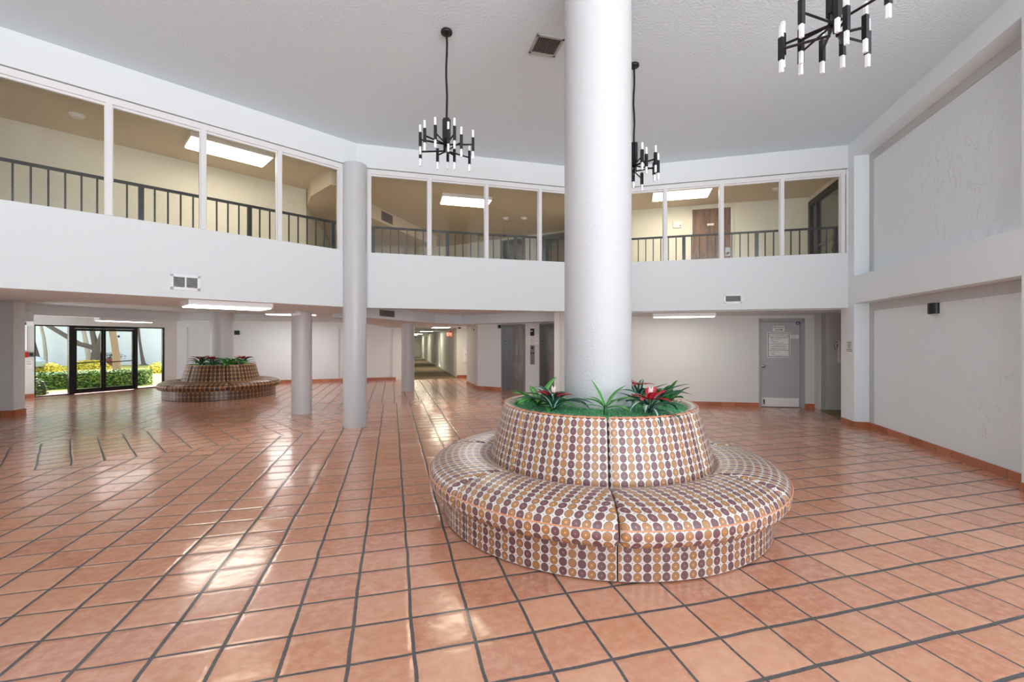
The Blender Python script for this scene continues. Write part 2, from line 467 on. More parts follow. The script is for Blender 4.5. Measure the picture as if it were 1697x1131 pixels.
freg([C2, REXT, OFF[3], OFF[2]], -15, 80, u0=0.1, v0=(C2[0]*0.2588+C2[1]*0.9659))
freg([OFF[0], OFF[1], (-2.2, 12.0), (-4.2, 18.3), (-11.6, 15.6), (-13.4, 11.4), (-11.2, 9.0)], 15, 120, u0=0.05, v0=0.1)
freg([OFF[1], OFF[2], (-1.14, 11.18), (-1.14, 19.4), (-4.2, 18.6), (-4.2, 18.3), (-2.2, 12.0)], 15, 0)
freg([OFF[2], OFF[3], (11.0, 10.5), (1.5, 13.5), (-1.14, 15.0), (-1.14, 11.18)], -15, 160, u0=0.1, v0=0.05)
struct(fl.build('floor', FLOORM), 'glazed terracotta tile floor with dark grout')

# ---- main ceiling
inner_ring = [C4, C3, C2, C1]
cp = [(-9.5, -4.8), (10.0, -4.8)]+[(10.0, 3.6), (9.0, 7.8)]+offset_poly([C4, C3, C2, C1], 0.22)[::-1]+[(-7.9, 0.2)]
cm = MB(); cm.prism(cp, ZC, ZC+0.2)
struct(cm.build('ceiling', CEIL), 'high textured white lobby ceiling')

# ---- three facets: band below and header above the windows
o0 = PTS; o1 = offset_poly(PTS, 0.2)
for i, nm in enumerate(('wall_left', 'wall_back', 'wall_right')):
    mb = MB()
    for z0, z1 in ((ZB, ZS), (ZH+0.012, ZC)):
        mb.prism([o0[i], o0[i+1], o1[i+1], o1[i]], z0, z1)
    struct(mb.build(nm, WHITE))

# ---- windows above the band
def mull_run(Fr, n, xs, pane_mat, label):
    fr = MB(); L0, L1 = xs[0], xs[-1]
    fr.box(L0-0.045, L1+0.045, 0.02, 0.14, ZH-0.085, ZH, Fr)
    fr.box(L0-0.03, L1+0.03, 0.05, 0.10, ZH-0.115, ZH-0.084, Fr)
    fr.box(L0-0.045, L1+0.045, 0.03, 0.13, ZS, ZS+0.012, Fr)
    fr.box(L0-0.16, L0-0.045, 0.0, 0.15, ZS, ZH, Fr)
    fr.box(L1+0.045, L1+0.16, 0.0, 0.15, ZS, ZH, Fr)
    root = fr.build('window_%d' % n, FRAMEW); struct(root, label)
    for x in xs:
        m = MB(); m.box(x-0.033, x+0.033, 0.015, 0.14, ZS+0.012, ZH-0.085, Fr)
        m.box(x-0.045, x+0.045, 0.055, 0.10, ZS+0.012, ZH-0.085, Fr)
        m.build('mullion', FRAMEW, root)
    for a, b in zip(xs[:-1], xs[1:]):
        p = MB(); p.box(a+0.04, b-0.04, 0.072, 0.080, ZS+0.01, ZH-0.1, Fr)
        p.build('pane', pane_mat, root)
LL = FL.len
mull_run(FL, 1, [LL-4.50, LL-3.369, LL-2.337, LL-1.296, LL-0.274], GLASSH, 'run of white framed windows above the left balcony band')
mull_run(FM, 2, [0.219, 1.330, 2.448, 3.566, 4.61], GLASS, 'run of white framed windows above the back balcony band')
LR = FR.len
mull_run(FR, 3, [LR-4.36, LR-3.191-0.02, LR-2.147, LR-1.081, LR-0.074], GLASS, 'run of white framed windows above the right balcony band')

# ---- railings behind the glass
def railing(Fr, x0, x1, posts, label):
    a = Fr.p(x0, 0.24, 2.62)
    t = thing('balcony_railing', label, 'railing', a, Fr.rot, 'corridor railings behind the upper windows')
    L = x1-x0; zt = 3.735-2.62
    MB().box(0, L, -0.022, 0.022, zt-0.035, zt).build('top_rail', RAILM, t)
    MB().box(0, L, -0.015, 0.015, 0.08, 0.11).build('bottom_rail', RAILM, t)
    bm = MB(); bm.box(-0.010, 0.010, -0.010, 0.010, 0.11, zt-0.035); bal = bm.build('baluster', RAILM, t)
    pm = MB(); pm.box(-0.030, 0.030, -0.03, 0.03, 0.0, zt-0.035); pst = pm.build('post', RAILM, t)
    ps = [p-x0 for p in posts]
    first = True; firstp = True
    sp = abs(ps[1]-ps[0])/9.0
    k0 = int(math.floor((0-ps[0])/sp)); k1 = int(math.ceil((L-ps[0])/sp))
    for k in range(k0, k1+1):
        x = ps[0]+k*sp
        if x < 0.03 or x > L-0.03: continue
        isp = any(abs(x-q) < sp*0.4 for q in ps)
        src = pst if isp else bal
        if isp and firstp: o = src; firstp = False
        elif not isp and first: o = src; first = False
        else:
            o = src.copy(); COL.objects.link(o); o.parent = t
        o.location = (x, 0, 0)
    return t
railing(FL, LL-4.75, LL-0.05, [LL-0.356+0.02, LL-1.681, LL-3.031, LL-4.39], 'charcoal metal railing behind the left run of upper windows')
railing(FM, 0.20, 4.75, [0.292, 1.696, 3.13, 4.53], 'charcoal metal railing behind the middle run of upper windows')
railing(FR, 0.05, LR-0.03, [LR-0.113, LR-1.471, LR-2.829, LR-4.187], 'charcoal metal railing behind the right run of upper windows')

# ---- columns
def column(x, y, r, z0, z1, m, label):
    mb = MB(); mb.lathe([(r, z0), (r, z1)], 64, 0, 0)
    o = mb.build('column', m, None, True); o.location = (x, y, 0)
    struct(o, label); o['category'] = 'column'
    return o
SX, SY = 0.828, 4.321
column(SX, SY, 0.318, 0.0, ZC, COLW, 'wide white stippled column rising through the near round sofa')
column(-2.85, 8.10, 0.205, 0.0, ZH, COLS, 'tall slim grey column at the corner of the balcony band')
column(-8.30, 12.78, 0.29, 0.0, 2.37, COLS, 'wide grey column rising from the far round sofa')
column(-4.52, 9.60, 0.203, 0.0, ZB, COLS, 'short slim grey column under the balcony, left of the tall one')
column(-3.24, 13.90, 0.196, 0.0, 2.09, COLS, 'slim grey column beside the long carpeted hall')

# ---- right wall: pier, beams, recessed trowelled panels
def wall_right_side():
    w = MB()
    END = 3.574
    # far pier and near pier (x toward the viewer, y away from the room)
    w.box(-0.52, 0.0, 0.0, 0.30, 0, ZC, FW)
    w.box(END, END+1.5, 0.0, 0.5, 0, ZC, FW)
    w.box(END+1.3, END+1.5, 0.0, 5.0, 0, ZC, FW)
    w.box(0.0, END, 0.0, 0.32, 2.225, 2.715, FW)
    w.box(0.0, END, 0.0, 0.32, 4.885, ZC, FW)
    w.box(-0.52, END, 0.28, 0.5, 0, ZC, FW)
    struct(w.build('wall_east', mat('lightened_wall_white', (234, 242, 246), 0.6, bump=(90, 0.0006))), 'white frame of piers and beams along the right-hand side')  # wall white lightened on this side to stand in for missing light
    for n, (z0, z1) in enumerate(((2.715, 4.885), (0.0, 2.225))):
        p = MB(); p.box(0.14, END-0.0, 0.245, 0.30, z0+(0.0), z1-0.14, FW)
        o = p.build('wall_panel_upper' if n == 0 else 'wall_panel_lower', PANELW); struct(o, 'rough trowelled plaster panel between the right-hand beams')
        r = MB(); r.box(0.0, END, 0.232, 0.30, z1-0.14, z1, FW); r.box(0.0, 0.135, 0.232, 0.30, z0, z1-0.14, FW)
        struct(r.build('trim_%d' % (n+1), REVEAL))
wall_right_side()

def base_run(name, pts, h=0.10, t=0.014, mat_=None):
    mb = MB()
    for a, b in zip(pts[:-1], pts[1:]):
        Fr = F(a, b); mb.box(0, Fr.len, -t, 0.02, 0, h, Fr)
    return struct(mb.build(name, mat_ or BASET))
base_run('baseboard_east', [FW.p(-0.5, 0, 0), FW.p(0, 0, 0)])
base_run('baseboard_east_pier', [FW.p(0, 0, 0), FW.p(0, 0.235, 0)])
base_run('baseboard_east_panel', [FW.p(0, 0.235, 0), FW.p(3.574, 0.235, 0)])
base_run('baseboard_near_pier', [FW.p(3.574, 0.235, 0), FW.p(3.574, 0, 0), FW.p(5.0, 0, 0)])

# ---- walls behind and beside the camera (glazed front with real openings)
fw = MB()
fw.box(-9.3, 9.5, -4.75, -4.5, 5.05, ZC); fw.box(-9.3, 9.5, -4.75, -4.5, 0, 0.12); fw.box(-9.3, -2.4, -4.75, -4.5, 0, 5.1); fw.box(9.4, 9.6, -4.7, 3.4, 0, ZC)
for x in [-9.3+k*2.35 for k in range(9)]: fw.box(x-0.06, x+0.06, -4.7, -4.55, 0, 5.1)
struct(fw.build('wall_front', WHITE))
lw = MB()
q = F(C5, C4); lw.box(0, q.len, 0, 0.2, 0, ZC, q)
q = F(C6, C5); lw.box(0, q.len, 0, 0.2, 0, ZC, q)
q = F((-9.3, -4.5), C6); lw.box(0, q.len, 0, 0.2, 0, ZC, q)
struct(lw.build('wall_west', WHITE))

# ---- lower ceilings and beams
lower = [C4, C3, C2, C1]
lo = offset_poly(lower, 0.2)
big = [lo[0], lo[1], lo[2], lo[3], (10.5, 7.3), (10.5, 10.6), (1.8, 13.4), (-0.9, 15.2), (-1.2, 19.6), (-2.2, 19.2), (-8.9, 44.0), (-11.2, 43.6), (-4.5, 18.6), (-11.8, 15.9), (-12.2, 15.4), (-14.4, 10.4), (-10.9, 8.6)]
cb = MB(); cb.prism(big, 2.37, 2.60)
struct(cb.build('ceiling_lower', LCEIL), 'low white ceiling under the balcony')
ring = offset_poly([C4, C3, C2, C1], 2.0)
rb = MB(); rb.prism([lo[0], lo[1], ring[1], ring[0]], ZB, 2.37)
struct(rb.build('ceiling_lower_left', LCEIL))
rb = MB(); rb.prism([lo[2], lo[3], (8.6, 7.9), (9.6, 10.2), (1.4, 11.7)], 2.15, 2.37)
struct(rb.build('ceiling_lower_right', LCEIL))
hz = MB(); hz.prism([(-3.4, 10.0), (-2.31, 13.4), (-1.61, 14.2), (1.6, 11.8), (1.8, 13.2), (-0.9, 15.0), (-1.2, 19.4), (-2.2, 19.1), (-8.8, 43.9), (-11.1, 43.5), (-4.4, 18.4), (-4.95, 17.75), (-4.1, 10.2)], 2.09, 2.37)
struct(hz.build('ceiling_hall', LCEIL), 'dropped ceiling in front of the lifts and hall')
bmA = MB()
for a, b, z in (((-10.75, 9.25), (-9.6, 12.9), 2.13), ((-9.6, 12.9), (-4.9, 14.5), 2.175)):
    q = F(a, b); bmA.box(-0.05, q.len+0.05, 0.0, 0.35, z, 2.37, q)
bmA.box(-10.72, -10.5, 9.45, 9.8, 1.98, 2.2)
struct(bmA.build('trim_3', WHITE), 'dropped ceiling beam running past the far round sofa')

# ---- lower walls
def wall(name, pts, z0, z1, m, th=0.15, label=None):
    mb = MB(); outp = offset_poly(pts, th)
    for i in range(len(pts)-1):
        mb.prism([pts[i], pts[i+1], outp[i+1], outp[i]], z0, z1)
    return struct(mb.build(name, m), label)
E1 = (-13.05, 12.2); E2 = (-11.74, 15.1)
FE = F(E1, E2); DH = 2.0
wall('wall_entrance_side', [(-10.9, 9.3), (-10.9, 9.0)], 0, 2.37, WHITE)
pw = MB(); q = F((-11.35, 8.9), (-10.27, 9.2)); pw.box(0, q.len, 0, 0.3, 0, 2.37, q)
struct(pw.build('wall_pier_left', WHITE), 'white pier at the left edge below the balcony')
base_run('baseboard_pier_left', [q.p(0, 0, 0), q.p(q.len+0.01, 0, 0), q.p(q.len+0.01, 0.3, 0)], 0.12)
q = F((-11.3, 9.1), (C4[0]-0.25, C4[1]+0.1)); cw = MB(); cw.box(0, q.len, -0.15, 0, 0, 2.37, q); struct(cw.build('wall_west_lower', WHITE))
q = F((-14.1, 9.9), (-11.0, 9.25)); cw = MB(); cw.box(0, q.len, -0.15, 0, 0, 2.37, q); struct(cw.build('wall_west_return', WHITE))
ew = MB(); ew.box(-2.2, 0, 0, 0.15, 0, 2.4, FE); ew.box(0, FE.len, 0, 0.15, DH, 2.4, FE); ew.box(FE.len, FE.len+0.6, 0, 0.15, 0, 2.4, FE)
struct(ew.build('wall_entrance', HALLW), 'off-white wall around the glass entrance doors')
base_run('baseboard_entrance', [FE.p(-2.0, 0, 0), FE.p(0, 0, 0)], 0.11)
BW0 = (-11.55, 15.45); BW1 = (-4.66, 17.90)
FB = F(BW0, BW1)
bw = MB()
bw.box(-0.1, FB.len+0.15, 0.06, 0.2, 0, 2.4, FB)
bw.box(-0.1, FB.len+0.15, 0.0, 0.07, 2.03, 2.4, FB)
for x0, x1 in ((-0.1, 0.25), (FB.len*0.66, FB.len*0.66+0.35), (FB.len-0.12, FB.len+0.15)): bw.box(x0, x1, 0.0, 0.07, 0, 2.03, FB)
struct(bw.build('wall_far', PANELW), 'far plaster wall with shallow recessed panels')
base_run('baseboard_far', [FB.p(0, 0, 0), FB.p(FB.len, 0, 0)], 0.10, 0.02)
# hall
HD = (-0.2588, 0.9659)
HR0 = (-2.34, 18.9); HL0 = (-4.20, 18.35)
def hpt(o, s): return (o[0]+HD[0]*s, o[1]+HD[1]*s)
FH = F(hpt(HR0, 26), HR0)
hw = MB()
doors = [(18.1, 19.2), (10.2, 11.2)]
hr = MB()
segs = [(0, 10.2), (11.2, 18.4), (19.4, 26.0)]
for a, b in segs: hr.box(a, b, -0.0, 0.15, 0, 2.1, F(HR0, hpt(HR0, 26)) if False else F(hpt(HR0, 26), HR0))
for a, b in ((10.2, 11.2), (18.4, 19.4)):
    hr.box(a, b, 0.12, 0.2, 0, 2.1, FH)
struct(hr.build('wall_hall_right', HALLW), 'right-hand wall of the long carpeted hall')
FHL = F(HL0, hpt(HL0, 26)); h2 = MB(); h2.box(0, 26, 0, 0.15, 0, 2.1, FHL); struct(h2.build('wall_hall_left', HALLW))
q = F(hpt(HL0, 25), hpt(HR0, 25)); h3 = MB(); h3.box(-0.2, q.len+0.2, 0, 0.15, 0, 2.1, q); struct(h3.build('wall_hall_end', HALLW))
q = F(BW1, HL0); h4 = MB(); h4.box(0, q.len, 0, 0.15, 0, 2.1, q); struct(h4.build('wall_hall_corner', WHITE))
cf = MB(); cf.poly([(HL0[0]+0.15, HL0[1]-0.6, 0.006), (HR0[0]+0.1, HR0[1]-0.25, 0.006), hpt(HR0, 25)+(0.006,), hpt(HL0, 25)+(0.006,)])
struct(cf.build('floor_hall_carpet', CARPET), 'olive brown carpet along the hall')
base_run('baseboard_hall', [FH.p(0, 0, 0), FH.p(26, 0, 0)], 0.08, 0.012, HALLW)
for n, (a, b) in enumerate(((10.2, 11.2), (18.4, 19.4))):
    d = MB(); d.box(a, b, 0.07, 0.115, 0.0, 2.04, FH); dd = d.build('door_%d' % (n+11), GREYD); struct(dd)
    k = MB(); k.box(b-0.12, b-0.06, 0.01, 0.07, 0.95, 1.05, FH); k.build('door_handle', CHROME, dd)
rw = MB(); q = F(HR0, (-1.45, 19.14)); rw.box(0, q.len, 0, 0.15, 0, 2.4, q); struct(rw.build('wall_hall_recess', HALLW))
base_run('baseboard_recess', [q.p(0, 0, 0), q.p(q.len, 0, 0)])
FREC = q
# chamfered wall and lift wall
K0 = (-1.645, 16.25); K1 = (-1.115, 14.43)
FC = F(K0, K1)
cw = MB(); cw.box(0, FC.len, 0, 0.18, 0, 2.37, FC)
q = F((-1.45, 19.1), K0); cw.box(0, q.len, 0, 0.15, 0, 2.37, q)
struct(cw.build('wall_chamfer', WHITE), 'narrow angled white wall beside the lifts')
K2 = (K1[0]+0.8660*3.45, K1[1]-0.5*3.45)
FX = F(K1, K2)
lift = [(0.906, 1.74), (2.233, 3.09)]
xw = MB(); x = 0
for a, b in lift+[(3.45, 3.45)]:
    xw.box(x, a, 0, 0.30, 0, 2.6, FX); x = b
for a, b in lift: xw.box(a, b, 0, 0.30, 2.06, 2.6, FX)
x = 0
for a, b in lift+[(3.45, 3.45)]:
    xw.box(x, a, 0, 0.30, 2.6, 4.9, FX); x = b
for a, b in lift: xw.box(a, b, 0, 0.30, 4.68, 4.9, FX)
xw.box(-0.1, 3.5, 0.42, 0.5, 0, 4.9, FX)
struct(xw.build('wall_lift', WHITE), 'white wall with two steel lift doors')
n = 3
for z0 in (0.0, 2.62):
    for a, b in lift:
        j = MB(); j.box(a-0.005, a+0.03, -0.012, 0.36, z0, z0+2.06, FX); j.box(b-0.05, b+0.015, -0.012, 0.36, z0, z0+2.06, FX)
        j.box(a+0.03, b-0.05, -0.012, 0.36, z0+2.02, z0+2.07, FX)
        o = j.build('door_%d' % n, JAMB); struct(o, 'stainless steel lift door'); n += 1
        p = MB(); p.box(a+0.03, (a+b)/2-0.003, 0.33, 0.36, z0, z0+2.02, FX); p.box((a+b)/2+0.003, b-0.05, 0.335, 0.36, z0, z0+2.02, FX)
        p.build('sliding_panel', STEEL, o)
        pl = MB(); pl.box(a+0.03, a+0.034, 0.14, 0.22, z0+1.44, z0+1.56, FX)
        pl.build('floor_number_plate', BLACK, o)
        pl = MB(); pl.box(a+0.034, a+0.036, 0.165, 0.195, z0+1.47, z0+1.53, FX)
        pl.build('floor_number', PAPER, o)
base_run('baseboard_chamfer', [FC.p(0, 0, 0), FC.p(FC.len, 0, 0)])
base_run('baseboard_lift', [FX.p(0, 0, 0), FX.p(0.89, 0, 0)])
# right back wall with the recycling room door
D0 = (1.46, 11.2); D1 = (6.97, 10.29)
FD = F((2.94, 10.955), D1); xoff = -1.55
dl = 0
def at_ratio(Fr, r):      # where a plan ray X = r*Y from the viewing spot meets the wall line
    return (r*Fr.o.y-Fr.o.x)/(Fr.x.x-r*Fr.x.y)
df0, df1 = at_ratio(FD, (1257.5-848.5)/740), at_ratio(FD, (1333.5-848.5)/740)
dw = MB(); dw.box(-1.9, df0, 0, 0.15, 0, 2.4, FD); dw.box(df1, FD.len, 0, 0.15, 0, 2.4, FD); dw.box(df0, df1, 0, 0.15, 2.075, 2.4, FD); dw.box(df0-0.1, df1+0.1, 0.15, 0.25, 0, 2.4, FD)  # last box is a hidden backing added to stop light leaking round the door
q = F(K2, FD.p(-1.9, 0, 0)); dw.box(0, q.len, 0, 0.15, 0, 2.6, q)
struct(dw.build('wall_recycling', HALLW), 'off-white wall with the grey recycling room door')
base_run('baseboard_recycling', [FD.p(-1.9, 0, 0), FD.p(df0, 0, 0)])
base_run('baseboard_recycling_end', [FD.p(df1, 0, 0), FD.p(FD.len, 0, 0)])
# passage to the right
pg = MB(); q = F(FD.p(FD.len+0.0, 0, 0), (FD.p(FD.len, 0, 0)[0]-0.02, FD.p(FD.len, 0, 0)[1]-0.25)); pg.box(0, q.len, 0, 0.1, 0, 2.4, q)
struct(pg.build('trim_4', REVEAL), 'grey end jamb beside the recycling room wall')
FP = F((6.95, 10.06), (9.6, 9.6)); pg = MB(); pg.box(0, FP.len, 0, 0.15, 0, 2.4, FP)
q = F((9.6, 9.7), (9.2, 7.2)); pg.box(0, q.len, 0, 0.15, 0, 2.4, q)
q = F((9.3, 7.7), FW.p(-0.52, 0.28, 0)); pg.box(0, q.len, 0, 0.15, 0, 2.4, q)
struct(pg.build('wall_passage', HALLW), 'dim passage wall beyond the right-hand pier')
base_run('baseboard_passage', [FP.p(0.02, 0, 0), FP.p(FP.len, 0, 0)], 0.10, 0.012, HALLW)
cf = MB(); cf.poly([(6.93, 10.06, 0.006), (6.36, 8.5, 0.006), (9.3, 7.6, 0.006), (9.6, 9.6, 0.006)])
struct(cf.build('floor_passage_carpet', CARPET), 'brown carpet in the right-hand passage')

# ---- recycling room door
dr = MB()
dr.box(df0, df0+0.05, -0.015, 0.14, 0, 2.075, FD); dr.box(df1-0.09, df1, -0.015, 0.14, 0, 2.075, FD); dr.box(df0, df1, -0.015, 0.14, 2.0, 2.075, FD)
DOOR = dr.build('door_1', GREYF); struct(DOOR, 'grey recycling room door with posted notices')
lf = MB(); lf.box(df0+0.055, df1-0.095, 0.02, 0.06, 0.01, 1.995, FD); lf.build('door_leaf', GREYD, DOOR)
kp = MB(); kp.box(df0+0.07, df1-0.12, 0.012, 0.02, 0.02, 0.22, FD); kp.build('kick_plate', KICK, DOOR)
hb = MB(); hb.box(df0+0.10, df0+0.125, -0.01, 0.012, 0.07, 0.18, FD); hb.build('floor_bolt', DGREY, DOOR)
kn = thing('door_knob', '', '', FD.p(df0+0.115, 0.02, 0.96), FD.rot)
for k in ('label', 'category'): del kn[k]
kb = MB(); kb.tube([(0, 0.0, 0), (0, -0.012, 0), (0, -0.035, 0), (0, -0.045, 0), (0, -0.07, 0)], [0.045, 0.045, 0.02, 0.035, 0.022], 16)
ko = kb.build('door_knob', CHROME, DOOR, True); ko.location = kn.location; ko.rotation_euler = kn.rotation_euler
bpy.data.objects.remove(kn)

def sign(name, label, Fr, x, z, w, h, lines, cat='sign', o=-0.004, board=PAPER, border=None, th=0.004, group=None):
    t = thing(name, label, cat, Fr.p(x, o, z), Fr.rot, group)
    MB().box(-w/2, w/2, 0, th, -h/2, h/2).build('board', board, t)
    if border:
        b = MB(); i0, i1 = border
        b.box(-w/2+i0, w/2-i0, -0.0012, 0, h/2-i0-i1, h/2-i0); b.box(-w/2+i0, w/2-i0, -0.0012, 0, -h/2+i0, -h/2+i0+i1)
        b.box(-w/2+i0, -w/2+i0+i1, -0.0012, 0, -h/2+i0, h/2-i0); b.box(w/2-i0-i1, w/2-i0, -0.0012, 0, -h/2+i0, h/2-i0)
        b.build('border', INKG, t)
    for (s, sz, xx, zz, m, al, bo) in lines:
        tx = text(s, sz, m, t, xx, -0.001, zz, align=al, bold=bo)
        tw = tx.dimensions.x or 0.01; lim = (w*0.86) if al == 'CENTER' else (w*0.5-xx)*0.8
        if tw > lim: tx.scale = (lim/tw, max(0.8, lim/tw), 1)
    return t
dc = lambda px: at_ratio(FD, (px-848.5)/740)
DY = 10.45
zz = lambda py: EYE+(565-py)*DY/740
sign('door_sign', 'small white RECYCLING ROOM sign at the top of the grey door', FD, dc(1291), zz(544.5), 0.245, 0.125,
     [('RECYCLING', 0.052, 0, 0.026, INK, 'CENTER', 0.001), ('ROOM', 0.052, 0, -0.03, INK, 'CENTER', 0.001)], o=0.014)
sign('rules_notice', 'large white bordered recycling rules notice on the grey door', FD, dc(1291), zz(571.5), 0.49, 0.60,
     [('RECYCLING ROOM IS DESIGNATED FOR', 0.027, 0, 0.236, INK, 'CENTER', 0.0004), ('RECYCLING PURPOSES.  THE FOLLOWING', 0.0265, 0, 0.200, INK, 'CENTER', 0.0004),
      ('ITEMS ARE ALLOWED AND OK', 0.027, 0, 0.165, INK, 'CENTER', 0.0004),
      ('PLASTIC BOTTLES', 0.024, -0.17, 0.128, INKG, 'LEFT', 0), ('CANS', 0.024, -0.17, 0.101, INKG, 'LEFT', 0), ('NEWSPAPERS', 0.024, -0.17, 0.074, INKG, 'LEFT', 0),
      ('IF YOU HAVE ANY BOXES', 0.021, 0, 0.042, INKG, 'CENTER', 0), ('PLEASE BREAK THEM DOWN TO SAVE ROOM', 0.021, 0, 0.014, INKG, 'CENTER', 0), ('IN DUMPSTER FOR ALL ITEMS', 0.021, 0, -0.014, INKG, 'CENTER', 0),
      ('COMMUNITY TRASH IS NOT A', 0.026, 0, -0.092, INK, 'CENTER', 0.0003), ('RECYCLING ITEM OR FOOD WASTE', 0.026, 0, -0.126, INK, 'CENTER', 0.0003),
      ('NO PLASTIC BAGS', 0.022, -0.17, -0.165, INKG, 'LEFT', 0), ('GLASS', 0.022, -0.17, -0.188, INKG, 'LEFT', 0), ('GARBAGE', 0.022, -0.17, -0.211, INKG, 'LEFT', 0),
      ('IF YOU HAVE ANY QUESTIONS PLEASE', 0.019, 0, -0.242, INKG, 'CENTER', 0), ('CALL THE OFFICE', 0.019, 0, -0.262, INKG, 'CENTER', 0)], o=0.014, border=(0.016, 0.012))
rn = [o for o in bpy.data.objects if o.name.startswith('rules_notice')][0]
MB().box(-0.17, 0.17, -0.0015, 0, -0.048, -0.040).build('divider_line', INKG, rn)
sign('door_label', 'narrow white label beside the large notice on the grey door', FD, dc(1316.5), zz(558), 0.195, 0.085,
     [('PLEASE', 0.028, 0, 0.018, INKG, 'CENTER', 0), ('KEEP IT CLEAN', 0.024, 0, -0.016, INKG, 'CENTER', 0)], o=0.014)
t = thing('round_decal', 'round blue fire door decal in the top corner of the grey door', 'decal', FD.p(dc(1322.5), 0.014, zz(535.8)), FD.rot)
MB().tube([(0, 0.0, 0), (0, 0.004, 0)], 0.042, 24).build('disc', BLUE, t)
g = MB(); g.box(-0.006, 0.006, -0.001, 0.0, -0.018, 0.022); g.box(-0.022, 0.022, -0.001, 0.0, -0.004, 0.006); g.box(-0.014, 0.014, -0.001, 0, -0.026, -0.018); g.build('emblem', PAPER, t)

# ---- round banquettes
def banquette(loc, sc, fab, fabp, seams, label):
    t = thing('round_banquette', label, 'sofa', loc)
    Rs, Rp, Rb, Rt, Ru = 1.60*sc, 1.476*sc, 1.04*sc, 0.905*sc, 0.827*sc
    n = len(seams)
    def prof_eval(prof, ins, nrm): return [(r-ins*a, z-ins*b) for (r, z), (a, b) in zip(prof, nrm)]
    def normals(prof):
        out = []
        for i in range(len(prof)):
            a = prof[max(i-1, 0)]; b = prof[min(i+1, len(prof)-1)]
            dx, dz = b[0]-a[0], b[1]-a[1]; L = math.hypot(dx, dz) or 1
            out.append((-dz/L, dx/L))
        return out
    def arc(prof, n0):
        s = [0]
        for i in range(1, len(prof)): s.append(s[-1]+math.hypot(prof[i][0]-prof[i-1][0], prof[i][1]-prof[i-1][1]))
        return [q-s[n0] for q in s]
    z = sc
    # profiles run so that the outward normal is (-dz, dx) : from outside bottom up and in is reversed below
    seat = [(1.00, 0.40), (1.03, 0.455), (1.07, 0.485), (1.14, 0.500), (1.22, 0.505), (1.30, 0.503), (1.38, 0.496), (1.45, 0.484), (1.51, 0.466), (1.555, 0.441), (1.585, 0.412), (1.60, 0.38), (1.603, 0.34), (1.595, 0.30), (1.575, 0.272), (1.52, 0.262), (1.40, 0.26)]
    seat = [(r*sc, q*sc) for r, q in seat]
    back = [(0.80, 0.935), (0.83, 0.955), (0.865, 0.966), (0.890, 0.962), (0.905, 0.945), (0.922, 0.90), (0.945, 0.82), (0.970, 0.72), (0.997, 0.62), (1.02, 0.53), (1.035, 0.44), (1.035, 0.36)]
    back = [(r*sc, q*sc) for r, q in back]
    def seg_mesh(prof, a0, a1, mode, inset, wid):
        nr = normals(prof); N = 30; rows = []; uvs = []; mid = (a0+a1)/2
        sarc = arc(prof, 0)
        for j in range(N+1):
            q = j/N
            # denser near the ends
            q = 0.5-0.5*math.cos(math.pi*q)
            a = a0+(a1-a0)*q
            d = min(a-a0, a1-a)*Rs
            k = max(0.0, 1-d/wid); ins = inset*(1-math.sqrt(max(0, 1-k*k)))
            pp = prof_eval(prof, ins, nr)
            rows.append([(r*math.sin(a), -r*math.cos(a), zz_) for r, zz_ in pp])
            if mode == 'seat': uvs.append([(r*math.sin(a-mid)+0.4, s_) for (r, _), s_ in zip(prof, sarc)])
            else: uvs.append([(Rb*(a-mid)+0.4, s_) for s_ in sarc])
        return rows, uvs
    for i in range(n):
        a0 = R(seams[i]); a1 = R(seams[(i+1) % n])
        if a1 < a0: a1 += 2*math.pi
        rows, uvs = seg_mesh(seat, a0+0.002, a1-0.002, 'seat', 0.032, 0.055)
        m = MB(); m.grid(rows, uvs)
        m.poly(rows[0][::-1]); m.poly(rows[-1])
        so = m.build('seat_cushion', fab, t, True)
        pp = []
        for j in range(25):
            a = a0+0.008+(a1-a0-0.016)*j/24
            pp.append(((Rs+0.001)*math.sin(a), -(Rs+0.001)*math.cos(a), 0.388*sc))
        MB().tube(pp, 0.0048*sc, 6).build('piping', PIPING, so, True)
        rows, uvs = seg_mesh(back, a0+0.003, a1-0.003, 'back', 0.035, 0.05)
        m = MB(); m.grid(rows, uvs); m.poly(rows[0][::-1]); m.poly(rows[-1])
        bo = m.build('back_cushion', fab, t, True)
        pp = []
        for j in range(19):
            a = a0+0.02+(a1-a0-0.04)*j/18
            pp.append((0.899*sc*math.sin(a), -0.899*sc*math.cos(a), 0.960*sc))
        MB().tube(pp, 0.0045*sc, 6).build('piping', PIPING, bo, True)
        rows = []; uvs = []; mid = (a0+a1)/2
        for j in range(21):
            a = a0+0.003+(a1-a0-0.006)*j/20
            rows.append([(Rp*math.sin(a), -Rp*math.cos(a), 0.29*sc), (Rp*math.sin(a), -Rp*math.cos(a), 0.012), ((Rp-0.05)*math.sin(a), -(Rp-0.05)*math.cos(a), 0.012)])
            uvs.append([(Rp*(a-mid)+0.4, 0.29*sc), (Rp*(a-mid)+0.4, 0), (Rp*(a-mid)+0.4, -0.05)])
        m = MB(); m.grid(rows, uvs); m.build('plinth_panel', fabp, t, False)
    MB().lathe([(Rp-0.03, 0.0), (Rp-0.03, 0.36*sc), (0.99*sc, 0.37*sc), (0.99*sc, 0.46*sc), (0.82*sc, 0.915*sc), (0.30*sc, 0.915*sc)], 64).build('core', DGREY, t, True)
    rnd = random.Random(3)
    g = MB(); g.lathe([(0.835*sc, 0.91*sc), (0.825*sc, 0.938*sc), (0.3*sc, 0.938*sc)], 48)
    nb = 9000 if sc > 0.97 else 2500
